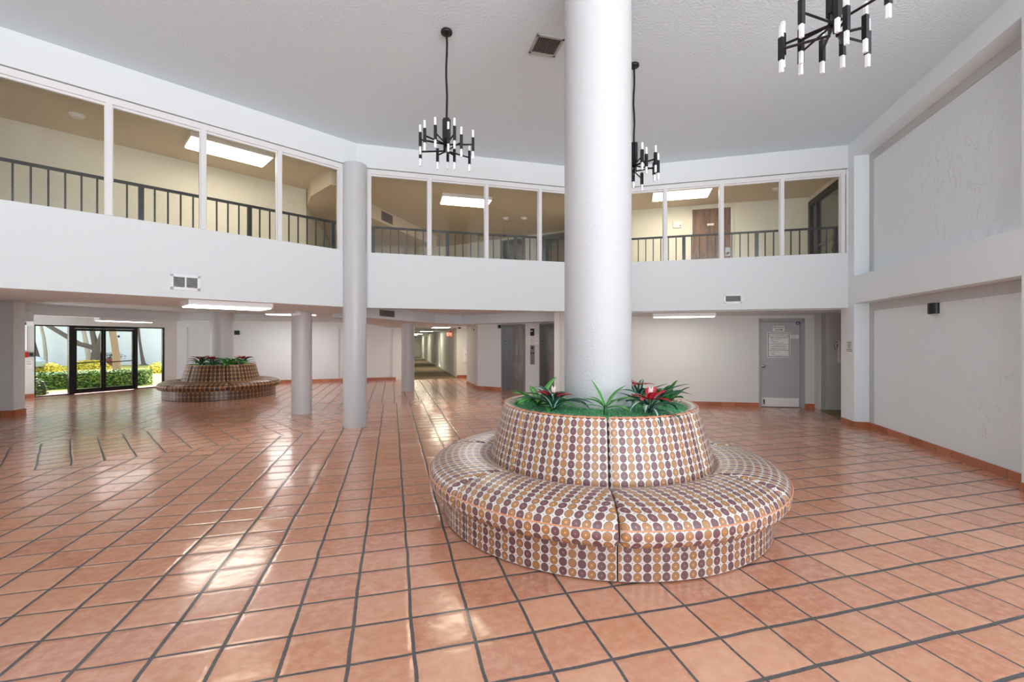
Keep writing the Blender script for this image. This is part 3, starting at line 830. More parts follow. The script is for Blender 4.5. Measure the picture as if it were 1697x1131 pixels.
    for k in range(nb):
        rr = math.sqrt(rnd.uniform(0.33**2, 0.822**2))*sc; a = rnd.uniform(0, 2*math.pi)
        x, y = rr*math.cos(a), rr*math.sin(a); b = rnd.uniform(0, 2*math.pi); w = 0.0028; h = rnd.uniform(0.014, 0.026)
        lx, ly = rnd.uniform(-0.012, 0.012), rnd.uniform(-0.012, 0.012)
        i = len(g.v); g.v += [(x-w*math.cos(b), y-w*math.sin(b), 0.936*sc), (x+w*math.cos(b), y+w*math.sin(b), 0.936*sc), (x+lx, y+ly, 0.936*sc+h)]
        g.f.append((i, i+1, i+2)); g.uv.append(None)
    tf = g.build('turf', TURF, t); tf['kind'] = 'stuff'; tf['label'] = 'bright green artificial turf'
    return t
SE1 = [-53, -6, 47, 99, 151, 203, 255]
banquette((SX, SY, 0), 1.0, FABRIC, FABRICP, SE1, 'large round ring-patterned banquette around the near white column')
S2 = (-8.30, 12.78)
banquette((S2[0], S2[1], 0), 0.925, FABRIC2, FABRIC2P, [33+s for s in (-53, 6, 57, 108, 159, 210, 258)], 'dark ochre round banquette by the glass entrance doors')

# ---- bromeliads
def leaf(m, az, L, w, up, droop, twist=0.0, n=9, z0=0.0, r0=0.01):
    """a strap leaf arching out along azimuth az"""
    rows = []; uvs = []
    d = Vector((math.cos(az), math.sin(az), 0)); sd = Vector((-math.sin(az), math.cos(az), 0))
    p = d*r0+Vector((0, 0, z0)); el = up
    for k in range(n+1):
        q = k/n
        ww = w*(0.55+0.9*q if q < 0.35 else (0.865+0.135*math.sin((q-0.35)*3))*max(0.02, 1-((q-0.35)/0.65)**2.4))*0.74
        nrm = Vector((-math.sin(el)*d.x, -math.sin(el)*d.y, math.cos(el)))
        s = sd*math.cos(twist*q)+nrm*math.sin(twist*q)
        rows.append([tuple(p-s*ww+nrm*ww*0.35), tuple(p), tuple(p+s*ww+nrm*ww*0.35)]); uvs.append([(0, q), (0.5, q), (1, q)])
        p = p+(d*math.cos(el)+Vector((0, 0, math.sin(el))))*(L/n); el -= droop/n
    m.grid(rows, uvs)
def plant(loc, label, lm, leaves, flower=None, fm=None, fl_z=0.08, fl_s=1.0, seed=1, group=None, white=False, name='bromeliad'):
    t = thing(name, label, 'plant', loc, 0, group)
    m = MB()
    for a in leaves: leaf(m, *a)
    m.build('foliage', lm, t, True)
    st = MB(); st.tube([(0, 0, -0.02), (0, 0, 0.05), (0, 0, fl_z)], [0.016, 0.014, 0.008], 8); st.build('stem', LEAFD, t, True)
    if flower:
        m = MB(); rr = random.Random(seed)
        for k in range(flower):
            az = 2*math.pi*k/flower+rr.uniform(-0.25, 0.25)
            leaf(m, az, rr.uniform(0.12, 0.18)*fl_s, 0.04*fl_s, rr.uniform(0.15, 0.75), 0.5, 0, 6, fl_z-0.02)
        m.build('flower_bract', fm, t, True)
        if white:
            m = MB()
            for k in range(2): leaf(m, 4.4+k*0.5, 0.09*fl_s, 0.018, 1.2, 0.1, 0, 5, fl_z)
            m.build('flower_tip', PETALW, t, True)
    return t
def rleaves(seed, n, L, w, up, droop, tw=0.4):
    rr = random.Random(seed); out = []
    for k in range(n):
        az = 2*math.pi*(k+rr.uniform(-0.3, 0.3))/n
        out.append((az, rr.uniform(*L), rr.uniform(*w), rr.uniform(*up), rr.uniform(*droop), rr.uniform(-tw, tw), 9, rr.uniform(0, 0.04)))
    return out
ZT = 0.945
def sofa_at(px, Y):
    return ((px-848.5)/740*Y, Y, ZT)
plant(sofa_at(917, 3.88), 'red bromeliad with dark striped leaves, left on the near sofa top', LEAFV, rleaves(11, 15, (0.28, 0.44), (0.040, 0.058), (0.35, 1.15), (0.9, 1.7)), 8, PETAL, 0.13, 1.15, 3, None, True)
plant(sofa_at(893, 4.12), 'bright green leafy plant behind the left red bromeliad on the near sofa', LEAFG, rleaves(12, 15, (0.22, 0.36), (0.045, 0.06), (0.2, 1.2), (0.4, 1.3)), name='leafy_plant')
plant(sofa_at(1003.5, 3.67), 'small green plant without a flower in front of the white column', LEAFG,
      [(math.pi*0.98, 0.21, 0.044, 0.75, 1.0, 0.1, 9, 0.06), (math.pi*0.82, 0.26, 0.05, 1.15, 0.15, 0.2, 9, 0.06), (math.pi*1.04, 0.22, 0.022, 0.45, 0.9, 0, 9, 0.05),
       (0.25, 0.26, 0.048, 1.05, 0.65, -0.1, 9, 0.06), (-0.05, 0.27, 0.034, 0.75, 1.1, 0.1, 9, 0.06), (-0.45, 0.21, 0.052, 0.35, 0.95, 0.1, 9, 0.05), (2.2, 0.22, 0.028, 0.8, 1.0, 0, 9, 0.05), (3.6, 0.20, 0.02, 0.2, 0.5, 0, 9, 0.03)], name='leafy_plant')
plant(sofa_at(1077, 3.75), 'red bromeliad with dark striped leaves, right on the near sofa top', LEAFV, rleaves(14, 16, (0.28, 0.46), (0.040, 0.060), (0.3, 1.1), (0.8, 1.7)), 8, PETAL, 0.13, 1.25, 5, None, True)
plant(sofa_at(1103, 4.15), 'dark green leafy plant behind the right red bromeliad', LEAFD, rleaves(15, 12, (0.18, 0.30), (0.045, 0.07), (0.5, 1.3), (0.3, 1.0)), name='leafy_plant')
plant(sofa_at(1058, 4.42), 'striped bromeliad half hidden behind the column on the near sofa', LEAFV, rleaves(16, 12, (0.24, 0.38), (0.035, 0.05), (0.5, 1.2), (0.6, 1.3)), 6, PETAL, 0.19, 0.9, 8)
ZT2 = 0.873
for k, (px, Y, nm, lab, lm, fm) in enumerate(((332, 12.45, 'bromeliad', 'small orange-tipped plant at the left end of the far sofa top', LEAFD, PETALO), (352.5, 12.25, 'bromeliad', 'red bromeliad in front of the column on the far sofa', LEAFV, PETAL),
        (375, 12.2, 'leafy_plant', 'pale yellow-green plant in the middle of the far sofa top', LEAFG, None), (387, 12.4, 'leafy_plant', 'pale green plant beside the right red bromeliad on the far sofa', LEAFG, None), (402, 12.75, 'bromeliad', 'red bromeliad at the right end of the far sofa top', LEAFV, PETAL))):
    plant(((px-848.5)/740*Y, Y, ZT2), lab, lm, rleaves(30+k, 12, (0.28, 0.50), (0.05, 0.085), (0.3, 1.1), (0.6, 1.4)), 7 if fm else None, fm, 0.18, 1.7, k+2, None, False, nm)

# ---- chandeliers
def make_chandelier(loc, rod, rot, label):
    t = thing('chandelier', label, 'chandelier', loc, rot, 'black branching chandeliers in the lobby')
    MB().lathe([(0.065, -0.0), (0.068, -0.02), (0.064, -0.03), (0.02, -0.034)][::-1], 24).build('ceiling_canopy', BLACK, t, True)
    pts = [(0.006*math.sin(k*1.3), 0.004*math.cos(k*1.7), -0.03-(rod-0.03)*k/8) for k in range(9)]; pts[0] = (0, 0, -0.03); pts[-1] = (0, 0, -rod)
    MB().tube(pts, 0.0125, 8).build('hanging_rod', BLACK, t, True)
    b = MB(); b.box(-0.034, 0.034, -0.034, 0.034, -rod-0.25, -rod+0.0)
    b.box(-0.046, 0.046, -0.016, 0.016, -rod-0.24, -rod-0.01); b.box(-0.016, 0.016, -0.046, 0.046, -rod-0.24, -rod-0.01)
    b.build('stem_body', BLACK, t)
    arms = [(0.31, 0.0, 0), (-0.28, -0.13, 0), (-0.21, -0.23, 0), (-0.08, -0.30, 0), (0.05, -0.20, 0), (0.13, -0.28, 0), (-0.03, 0.31, 0.0),
            (-0.31, 0.02, 1), (0.25, 0.19, 1), (0.20, -0.235, 1), (-0.125, 0.12, 1), (0.075, 0.13, 1)]
    for x, y, tier in arms:
        zc = -rod-0.30-0.075*tier
        L = math.hypot(x, y); ux, uy = x/L, y/L
        a = MB(); r0 = 0.028
        a.tube([(ux*r0, uy*r0, -rod-0.22), (ux*r0, uy*r0, zc-0.01)], 0.010, 4)
        a.tube([(ux*(r0-0.006), uy*(r0-0.006), zc), (x, y, zc)], 0.0105, 4)
        arm = a.build('arm', BLACK, t)
        MB().box(x-0.0155, x+0.0155, y-0.0155, y+0.0155, zc-0.08, zc+0.08).build('lamp_sleeve', BLACK, arm)
        for s in (-1, 1):
            lo_, hi_ = sorted((zc+s*0.08, zc+s*0.168))
            MB().box(x-0.012, x+0.012, y-0.012, y+0.012, lo_, hi_).build('acrylic_tip', ACRYL, arm, False, 0.003)
    return t
make_chandelier((-0.766, 5.226, ZC), 1.03, 0.0, 'black branching chandelier hanging on the left of the wide white column')
make_chandelier((1.600, 5.86, ZC), 1.03, R(18), 'black branching chandelier partly hidden behind the wide white column')
make_chandelier((2.20, 3.05, ZC), 1.16, R(200), 'large near black chandelier cut off by the top edge at the right')
make_chandelier((-0.10, 2.36, ZC), 1.0, R(0), 'chandelier of which a single white tip shows at the top edge')

# ---- ceiling lights
def fixture(loc, rot, L, W, label, dm, th=0.075, group='surface ceiling lights'):
    t = thing('ceiling_light', label, 'ceiling light', loc, rot, group)
    h = MB(); e = 0.022
    h.box(-L/2-e, L/2+e, -W/2-e, W/2+e, -th*0.45, 0.0)
    h.box(-L/2-e, L/2+e, -W/2-e, -W/2, -th, -th*0.45); h.box(-L/2-e, L/2+e, W/2, W/2+e, -th, -th*0.45)
    h.box(-L/2-e, -L/2, -W/2, W/2, -th, -th*0.45); h.box(L/2, L/2+e, -W/2, W/2, -th, -th*0.45)
    h.build('housing', HOUSING, t)
    MB().box(-L/2, L/2, -W/2, W/2, -th-0.012 if th > 0.05 else -th-0.002, -th*0.5).build('diffuser', dm, t)
    return t
ZU = 4.75
fixture((-4.68, 7.41, ZU), R(45), 1.12, 0.54, 'bright ceiling light behind the left upper windows', DIFFW)
fixture((-1.045, 10.04, ZU), R(15), 1.05, 0.54, 'bright ceiling light behind the middle upper windows', DIFFW)
fixture((3.615, 9.56, ZU), R(-15), 1.12, 0.54, 'bright ceiling light in front of the upstairs wooden door', DIFFW)
fixture((-4.58, 7.20, ZB), R(45), 1.10, 0.60, 'wide ceiling light under the left balcony edge', DIFFS)
fixture((-6.10, 12.35, 2.37), R(15), 1.20, 0.34, 'slim ceiling light seen just left of the short column', DIFF, 0.09)
fixture((-7.6, 15.2, 2.37), R(15), 1.20, 0.5, 'added unseen ceiling light behind the far dropped beam, over the far round sofa', DIFF)  # unseen lamp added to brighten the far wall
fixture((-4.2, 15.6, 2.37), R(15), 1.20, 0.5, 'added unseen ceiling light near the slim column by the hall', DIFF)  # another added lamp, out of view, for the far wall
fixture((-0.9, 10.6, 2.37), R(15), 1.20, 0.5, 'added unseen ceiling light before the lifts, tucked behind the balcony edge', DIFF, 0.03)  # added out of view to light the lift area
fixture((-10.05, 11.6, 2.13), R(72.5), 1.2, 0.16, 'slim ceiling light on the beam near the entrance doors', DIFF)
fixture((3.73, 9.72, 2.15), R(-15), 1.22, 0.26, 'slim ceiling light on the low ceiling before the recycling room', DIFFS)
for k, s in enumerate((-1.2, 6.3, 14.8, 21.5)):
    c = (HR0[0]-0.80*0.9659+HD[0]*s, HR0[1]-0.80*0.2588+HD[1]*s)
    fixture((c[0], c[1], 2.09), R(105), 1.2, 0.62, ('nearest', 'second', 'third', 'last')[k]+' ceiling light along the carpeted hall', DIFFH, 0.02)

# ---- upper corridor
UO = 1.85
UL0 = FL.p(-0.6, UO, 0)[:2]; UL1 = (-4.34, 9.42)
wall('wall_upper_left', [UL0, UL1], 2.5, 4.9, CREAM, 0.15, 'cream wall of the upper left corridor')
wall('wall_upper_left_end', [FL.p(-0.5, 0.0, 0)[:2], FL.p(-0.5, UO, 0)[:2]], 2.5, 4.9, CREAM)
UMB = 5.0
UM0 = (UL1[0]-1.29, UL1[1]+4.83)
wall('wall_upper_lobby_left', [UL1, UM0], 2.5, 4.9, CREAM)
UM1 = lineint(UM0, FM.x, K1, FX.x)
wall('wall_upper_lobby', [UM0, UM1], 2.5, 4.9, CREAM, 0.15, 'cream wall at the back of the upper lobby')
q = F(UM1, K1); ub = MB(); ub.box(0, q.len, 0, 0.15, 2.6, 4.9, q); struct(ub.build('wall_upper_lift', CREAM))
URp = FR.p(LR-3.88, 1.69, 0)
UR0 = (1.34, 11.31); UR1 = (6.62, 9.93)
FU = F(UR0, UR1)
wall('wall_upper_right', [UR0, UR1], 2.5, 4.9, CREAM, 0.15, 'cream upper corridor wall with a wooden door')
q = F(K2, UR0); ub = MB(); ub.box(0, q.len, 0, 0.15, 2.6, 4.9, q); struct(ub.build('wall_upper_corner', CREAM))
uc = MB(); uc.prism([FL.p(-0.6, 0.15, 0)[:2]]+offset_poly(PTS, 0.15)[1:3]+[(7.2, 8.2), (8.8, 8.2), (8.8, 10.0), (6.7, 10.1), (1.4, 11.5), (2.2, 13.4), (-0.4, 15.2), (-6.2, 14.9), (-4.5, 9.6), FL.p(-0.6, 2.05, 0)[:2]], ZU, ZU+0.15)
struct(uc.build('ceiling_upper', TANC), 'upper corridor ceiling')
uf = MB(); uf.prism([FL.p(-0.6, 0.19, 0)[:2]]+offset_poly(PTS, 0.19)[1:]+[(8.8, 8.0), (8.8, 10.0), (6.7, 10.1), (1.4, 11.5), (1.9, 13.0), (-0.4, 14.9), (-6.2, 14.9), (-4.5, 9.6), FL.p(-0.6, 2.05, 0)[:2]], 2.59, 2.62)
struct(uf.build('floor_upper', mat('beige_carpet', (196, 182, 158), 0.95)), 'upper corridor carpet')
# dropped bulkheads upstairs
bk = MB(); bk.prism([(-3.98, 8.84), (-3.32, 8.18), (-3.0, 8.45), (-3.42, 9.9), (-2.3, 13.6), (-5.3, 13.2), (-4.42, 9.6)], 4.42, ZU-0.001)
struct(bk.build('trim_5', TANC), 'dropped bulkhead in the upper lobby')
FK = F((-3.42, 9.9), (-2.3, 13.6))
xk = at_ratio(FK, (641-848.5)/740)
t = thing('bulkhead_grille', 'small grey air grille on the upper lobby bulkhead behind the first middle window', 'vent', FK.p(xk, 0, 4.585), FK.rot)
MB().box(-0.24, 0.24, -0.02, 0, -0.11, 0.11).build('frame', MGREY, t)
for k in range(5): MB().box(-0.20, 0.20, -0.024, -0.02, -0.09+k*0.038, -0.072+k*0.038).build('louver', DGREY, t)
# wooden door upstairs
w0, w1 = at_ratio(FU, (1143-848.5)/740), at_ratio(FU, (1215-848.5)/740)
d = MB(); d.box(w0, w0+0.055, -0.03, 0.0, 2.62, 4.70, FU); d.box(w1-0.055, w1, -0.03, 0.0, 2.62, 4.70, FU); d.box(w0, w1, -0.03, 0.0, 4.645, 4.70, FU)
wd = d.build('door_7', CREAM); struct(wd, 'wooden door on the upper corridor')
lf = MB(); lf.box(w0+0.055, w1-0.055, -0.015, -0.001, 2.63, 4.645, FU); lf.build('door_leaf', WOOD, wd)
np_ = MB(); np_.box(w0+0.38, w0+0.53, -0.02, -0.015, 4.25, 4.30, FU); np_.build('name_plate', PAPER, wd)
lk = MB(); lk.box(w1-0.17, w1-0.07, -0.022, -0.015, 3.52, 3.72, FU); lk.build('lock_plate', CHROME, wd)
lk = MB(); lk.tube([FU.p(w1-0.12, -0.02, 3.58), FU.p(w1-0.12, -0.07, 3.58)], [0.018, 0.03], 10); lk.build('door_knob', DGREY, wd, True)
# dark framed glazing at the end of the right corridor
FG = F((6.62, 9.93), (6.20, 8.35))
g = MB()
for a, b in ((0.0, 0.11), (0.38, 0.47), (1.50, FG.len)): g.box(a, b, -0.03, 0.06, 2.62, 4.62, FG)
g.box(0, FG.len, -0.03, 0.06, 4.52, 4.64, FG); g.box(0, FG.len, -0.03, 0.06, 2.62, 2.72, FG)
dg = g.build('door_8', BRONZE); struct(dg, 'dark framed glass door at the end of the upper right corridor')
p = MB(); p.box(0.11, 0.38, 0.0, 0.008, 2.72, 4.52, FG); p.box(0.47, 1.50, 0.0, 0.008, 2.72, 4.52, FG); p.build('pane', GLASS, dg)
h = MB(); h.tube([FG.p(1.44, -0.03, 3.42), FG.p(1.42, -0.09, 3.40), FG.p(1.41, -0.10, 3.33), FG.p(1.42, -0.09, 3.26), FG.p(1.44, -0.03, 3.24)], 0.011, 8); h.build('door_handle', BRONZE, dg, True)
h = MB(); h.tube([FG.p(0.5, -0.04, 3.55), FG.p(1.48, -0.04, 3.62)], 0.014, 8); h.build('push_bar', MGREY, dg, True)
gw = MB(); gw.box(0, FG.len-0.05, 1.0, 1.1, 2.6, 4.8, FG); gw.box(-0.1, 0, 0, 1.1, 2.6, 4.8, FG); gw.box(FG.len-0.12, FG.len-0.04, 0.07, 1.1, 2.6, 4.8, FG)
gw.box(0, FG.len-0.05, 0.07, 1.1, 4.66, 4.8, FG)
struct(gw.build('wall_upper_end', CREAM))
gw = MB(); gw.box(-0.2, FG.len-0.06, 0.0, 0.1, 4.63, 4.9, FG); struct(gw.build('wall_upper_transom', CREAM))

# ---- small wall and ceiling fittings
def vent(Fr, x, z, w, h, nsec, label, nsl=9, fm=HOUSING):
    t = thing('air_vent', label, 'vent', Fr.p(x, 0, z), Fr.rot)
    b = 0.035
    f = MB(); f.box(-w/2, w/2, -0.015, 0, h/2-b, h/2); f.box(-w/2, w/2, -0.015, 0, -h/2, -h/2+b); f.box(-w/2, -w/2+b, -0.015, 0, -h/2, h/2); f.box(w/2-b, w/2, -0.015, 0, -h/2, h/2)
    if nsec == 2: f.box(-0.01, 0.01, -0.014, 0, -h/2, h/2)
    f.build('frame', fm, t)
    MB().box(-w/2+b, w/2-b, -0.003, 0.0, -h/2+b, h/2-b).build('duct', VENTD, t)
    hh = h-2*b
    for k in range(nsl):
        z0 = -hh/2+hh*(k+0.5)/nsl
        s = MB(); th = hh/nsl*0.17
        s.quad((-w/2+b, -0.013, z0-th), (w/2-b, -0.013, z0-th), (w/2-b, -0.004, z0+th), (-w/2+b, -0.004, z0+th))
        s.quad((-w/2+b, -0.012, z0-th-0.002), (-w/2+b, -0.003, z0+th-0.002), (w/2-b, -0.003, z0+th-0.002), (w/2-b, -0.012, z0-th-0.002))
        s.build('louver', fm, t)
    return t
vent(FL, LL-2.557, 2.387, 0.35, 0.215, 2, 'white double louvered vent on the left balcony band')
vent(FR, LR-1.948, 2.38, 0.34, 0.18, 1, 'small white louvered vent on the right balcony band')
t = thing('ceiling_vent', 'dark slatted square vent on the high ceiling beside the wide column', 'vent', (0.42, 5.47, ZC), R(15))
f = MB(); s_ = 0.175
f.box(-s_, s_, -s_, -s_+0.03, -0.02, 0); f.box(-s_, s_, s_-0.03, s_, -0.02, 0); f.box(-s_, -s_+0.03, -s_, s_, -0.02, 0); f.box(s_-0.03, s_, -s_, s_, -0.02, 0)
f.build('frame', mat('pale_vent_frame', (176, 174, 172), 0.5), t); MB().box(-s_+0.03, s_-0.03, -s_+0.03, s_-0.03, -0.004, 0).build('duct', VENTD, t)
for k in range(13):
    x = -0.13+0.26*k/12
    MB().box(x-0.0035, x+0.0035, -s_+0.03, s_-0.03, -0.016, -0.004).build('slat', MGREY, t)
# duct grille on the beam by the tall column
FJ = F((-3.4, 10.0), (-2.31, 13.4))
FJ2 = F((-2.31, 13.4), (-3.4, 10.0))
xj = at_ratio(FJ, (641-848.5)/740)
t = thing('beam_grille', 'small grey grille on the ceiling beam just right of the tall slim column', 'vent', FJ.p(xj, -0.0, 2.225), FJ.rot)
MB().box(-0.30, 0.30, -0.03, 0, -0.075, 0.075).build('frame', MGREY, t)
for k in range(4):
    MB().box(-0.26, 0.26, -0.034, -0.03, -0.058+k*0.034, -0.044+k*0.034).build('louver', DGREY, t)
def sconce(Fr, x, z, label, o=0.245):
    t = thing('wall_sconce', label, 'wall light', Fr.p(x, o, z), Fr.rot)
    m = MB(); N = 16; prev = []
    for zz_ in (-0.075, 0.075):
        prev.append([(0.085*math.cos(math.pi*k/N), -0.085*math.sin(math.pi*k/N)-0.0, zz_) for k in range(N+1)])
    m.grid(prev, [[(0, 0)]*(N+1)]*2, True)
    inn = [[(x_*0.9, y_*0.9, z_) for x_, y_, z_ in r] for r in prev]; m.grid(inn, [[(0, 0)]*(N+1)]*2)
    for r, s in ((0, False), (1, True)): m.grid([prev[r], inn[r]], [[(0, 0)]*(N+1)]*2, s)
    m.build('shade', BLACK, t, True)
    MB().box(-0.03, 0.03, -0.03, 0, -0.04, 0.04).build('wall_plate', BLACK, t)
    MB().lathe([(0.02, -0.055), (0.026, -0.03), (0.02, 0.03)], 12, 0, -0.04).build('bulb', ACRYL, t, True)
    return t
sconce(FW, 1.78, 2.007, 'black half-round sconce on the lower right trowelled panel')
sconce(FB, at_ratio(FB, (392-848.5)/740), 1.85, 'black half-round sconce on the far wall beside the far column', 0.06)
t = thing('wall_plate', 'blank white outlet plate low on the right trowelled wall', 'outlet', FW.p(2.66, 0.245, 0.44), FW.rot)
MB().box(-0.04, 0.04, -0.006, 0, -0.062, 0.062).build('plate', HOUSING, t, False, 0.002)
for s in (-0.035, 0.035): MB().tube([(0, -0.006, s), (0, -0.008, s)], 0.004, 8).build('screw', CHROME, t)
# notices on the right pier
xp = at_ratio(FW, (1408-848.5)/740)
zp = lambda py: EYE+(565-py)*8.2/740
sign('pier_notice', 'small lettered notice on the left face of the right-hand pier', FW, xp, zp(571.5), 0.22, 0.13, [('NO SMOKING', 0.028, 0, 0.045, INKG, 'CENTER', 0), ('NO PETS', 0.03, 0, 0.015, INKG, 'CENTER', 0), ('IN LOBBY', 0.028, 0, -0.015, INKG, 'CENTER', 0), ('AREA', 0.028, 0, -0.045, INKG, 'CENTER', 0)], board=WHITE)
t = sign('pier_plate', 'tiny dark-edged plate under the pier notice', FW, xp, zp(580.3), 0.20, 0.045, [], border=(0.001, 0.012), cat='plate')
# hanging phone-like white unit in the passage
t = thing('wall_phone', 'white wall unit with a looped cord in the right-hand passage', 'telephone', FP.p(at_ratio(FP, (1391-848.5)/740), 0, EYE+(565-583)*9.9/740), FP.rot)
MB().box(-0.04, 0.09, -0.07, 0, -0.24, 0.24).build('body', HOUSING, t, False, 0.01)
MB().tube([(-0.04, -0.03, 0.22), (-0.10, -0.03, 0.21), (-0.12, -0.03, 0.12), (-0.09, -0.03, 0.04), (-0.055, -0.03, 0.1), (-0.045, -0.03, 0.18)], 0.008, 6).build('cord', MGREY, t, True)
# lift call panel, display, papers
xs = at_ratio(FX, (882.5-848.5)/740); YX = FX.p(xs, 0, 0)[1]; zx = lambda py: EYE+(565-py)*YX/740
t = thing('lift_call_panel', 'tall steel call panel between the two lift doors', 'call panel', FX.p(xs, 0, zx(588)), FX.rot)
MB().box(-0.075, 0.075, -0.012, 0, -0.29, 0.29).build('plate', JAMB, t, False, 0.004)
MB().tube([(0, -0.012, 0.21), (0, -0.018, 0.21)], 0.04, 16).build('speaker_grille', DGREY, t)
for x_ in (-0.035, 0.035): MB().box(x_-0.014, x_+0.014, -0.02, -0.012, 0.02, 0.075).build('call_button', BLACK, t)
for z_, r_ in ((-0.06, 0.010), (-0.165, 0.018), (-0.225, 0.012)): MB().tube([(0, -0.012, z_), (0, -0.02, z_)], r_, 10).build('key_switch', DGREY, t)
t = thing('floor_display', 'black floor indicator box above the lift call panel', 'display', FX.p(xs, 0, zx(550.5)), FX.rot)
MB().box(-0.06, 0.06, -0.03, 0, -0.105, 0.105).build('case', BLACK, t); MB().box(-0.05, 0.02, -0.032, -0.03, 0.02, 0.045).build('lit_digit', PAPER, t)
for dx, w_, py0, py1, lab in ((-0.145, 0.15, 556.5, 571, 'white paper notice left of the lift call panel'), (0.145, 0.16, 555, 570.5, 'white paper notice right of the lift call panel'), (0.0, 0.15, 536, 543, 'small white notice above the lift floor indicator')):
    h_ = (py1-py0)*YX/740
    ln = [('NOTICE', 0.026, 0, h_*0.3, INKG, 'CENTER', 0)]+([('TO ALL', 0.018, 0, h_*0.05, INKG, 'CENTER', 0), ('RESIDENTS', 0.018, 0, -h_*0.15, INKG, 'CENTER', 0)] if h_ > 0.2 else [('IN CASE OF FIRE', 0.015, 0, -h_*0.15, INKG, 'CENTER', 0)])
    sign('paper_notice', lab, FX, xs+dx, zx((py0+py1)/2), w_, h_, ln, cat='notice')
t = thing('wall_speaker', 'small black box at the top of the wall left of the first lift', 'box', FX.p(at_ratio(FX, (828.5-848.5)/740), 0, 2.0), FX.rot)
MB().box(-0.035, 0.035, -0.06, 0, -0.05, 0.05).build('case', BLACK, t); MB().box(-0.02, 0.02, -0.064, -0.06, -0.03, 0.03).build('front_plate', DGREY, t)
t = thing('alarm_light', 'small grey alarm dome high on the angled wall beside the lifts', 'alarm', FC.p(1.5, 0, 1.93), FC.rot)
MB().box(-0.06, 0.06, -0.02, 0, -0.06, 0.06).build('base_plate', HOUSING, t); MB().tube([(0, -0.02, 0), (0, -0.045, 0), (0, -0.06, 0)], [0.045, 0.04, 0.015], 14).build('dome', MGREY, t, True)
# fire hose cabinet in the recess by the hall
t = thing('hose_cabinet', 'white metal cabinet on the recess wall beside the hall', 'cabinet', FREC.p(0.52, 0, 0.96), FREC.rot)
MB().box(-0.25, 0.25, -0.14, 0, -0.30, 0.30).build('body', HOUSING, t); MB().box(-0.215, 0.215, -0.155, -0.14, -0.25, 0.25).build('door', HOUSING, t)
MB().box(-0.17, 0.2, -0.165, -0.155, 0.245, 0.262).build('hinge_rail', DGREY, t); MB().box(-0.17, -0.15, -0.17, -0.155, -0.02, 0.03).build('latch', MGREY, t)
# exit signs
def exit_sign(Fr, x, y, z, w, h, label, lit, rot=None, heads=False):
    t = thing('exit_sign', label, 'exit sign', Fr.p(x, y, z), Fr.rot if rot is None else rot)
    MB().box(-w/2, w/2, -0.045, 0, -h/2, h/2).build('case', EXITP if lit else HOUSING, t, False, 0.004)
    text('EXIT', h*0.95, EXITL if lit else EXITR, t, 0, -0.0465, -0.005, bold=0.004)
    MB().box(-0.03, 0.03, -0.035, -0.01, h/2, h/2+0.05).build('bracket', DGREY if lit else HOUSING, t)
    if heads:
        for s in (-1, 1): MB().tube([(s*(w/2+0.02), 0.0, 0.03), (s*(w/2+0.05), -0.05, 0.03), (s*(w/2+0.06), -0.10, 0.02)], [0.03, 0.045, 0.055], 12).build('lamp_head', HOUSING, t, True)
    return t
exit_sign(FE, FE.len*0.563, 0, 2.20, 0.31, 0.17, 'white EXIT sign with lamp heads above the entrance doors', False, None, True)
exit_sign(FH, 24.3, -0.05, 1.86, 0.30, 0.19, 'glowing red EXIT sign on the carpeted hall wall', True, rot=R(15))
# cameras and detectors
t = thing('security_camera', 'white security camera on the ceiling at the short column', 'camera', (-4.46, 9.30, ZB), R(-20))
MB().lathe([(0.05, -0.02), (0.05, 0.0)], 16).build('mount', HOUSING, t, True); MB().tube([(0.05, 0.02, -0.045), (-0.05, -0.10, -0.07)], 0.036, 14).build('body', HOUSING, t, True)
MB().tube([(-0.05, -0.10, -0.07), (-0.056, -0.107, -0.072)], 0.027, 14).build('lens', BLACK, t)
t = thing('ceiling_camera', 'small dome camera on the low ceiling at the hall mouth', 'camera', (-1.95, 16.6, 2.09), 0)
MB().lathe([(0.03, -0.085), (0.055, -0.06), (0.06, -0.025)], 16).build('dome', BLACK, t, True); MB().lathe([(0.075, -0.03), (0.08, 0.0)], 16).build('base_ring', HOUSING, t, True)
def detector(loc, label):
    t = thing('smoke_detector', label, 'detector', loc, 0, 'round ceiling detectors')
    MB().lathe([(0.03, -0.055), (0.06, -0.045), (0.07, -0.015)], 20).build('body', HOUSING, t, True); MB().lathe([(0.085, -0.015), (0.09, 0.0)], 20).build('base_ring', HOUSING, t, True)
ul = lambda px, py: ((px-848.5)/740*740*(ZU-EYE)/(565-py), 740*(ZU-EYE)/(565-py), ZU)
detector(ul(128, 190), 'round detector on the ceiling behind the leftmost upper window')
detector(ul(1287, 312), 'round detector on the ceiling behind the right upper windows')
detector(ul(838, 361), 'left one of two small detectors behind the middle upper windows')
detector(ul(868, 361), 'right one of two small detectors behind the middle upper windows')
t = thing('recessed_downlight', 'small recessed dark downlight in the low ceiling before the lifts', 'ceiling light', (-0.13, 11.55, 2.37), 0)
MB().lathe([(0.05, -0.012), (0.075, -0.012), (0.08, 0.0)], 18).build('ring', DGREY, t, True)
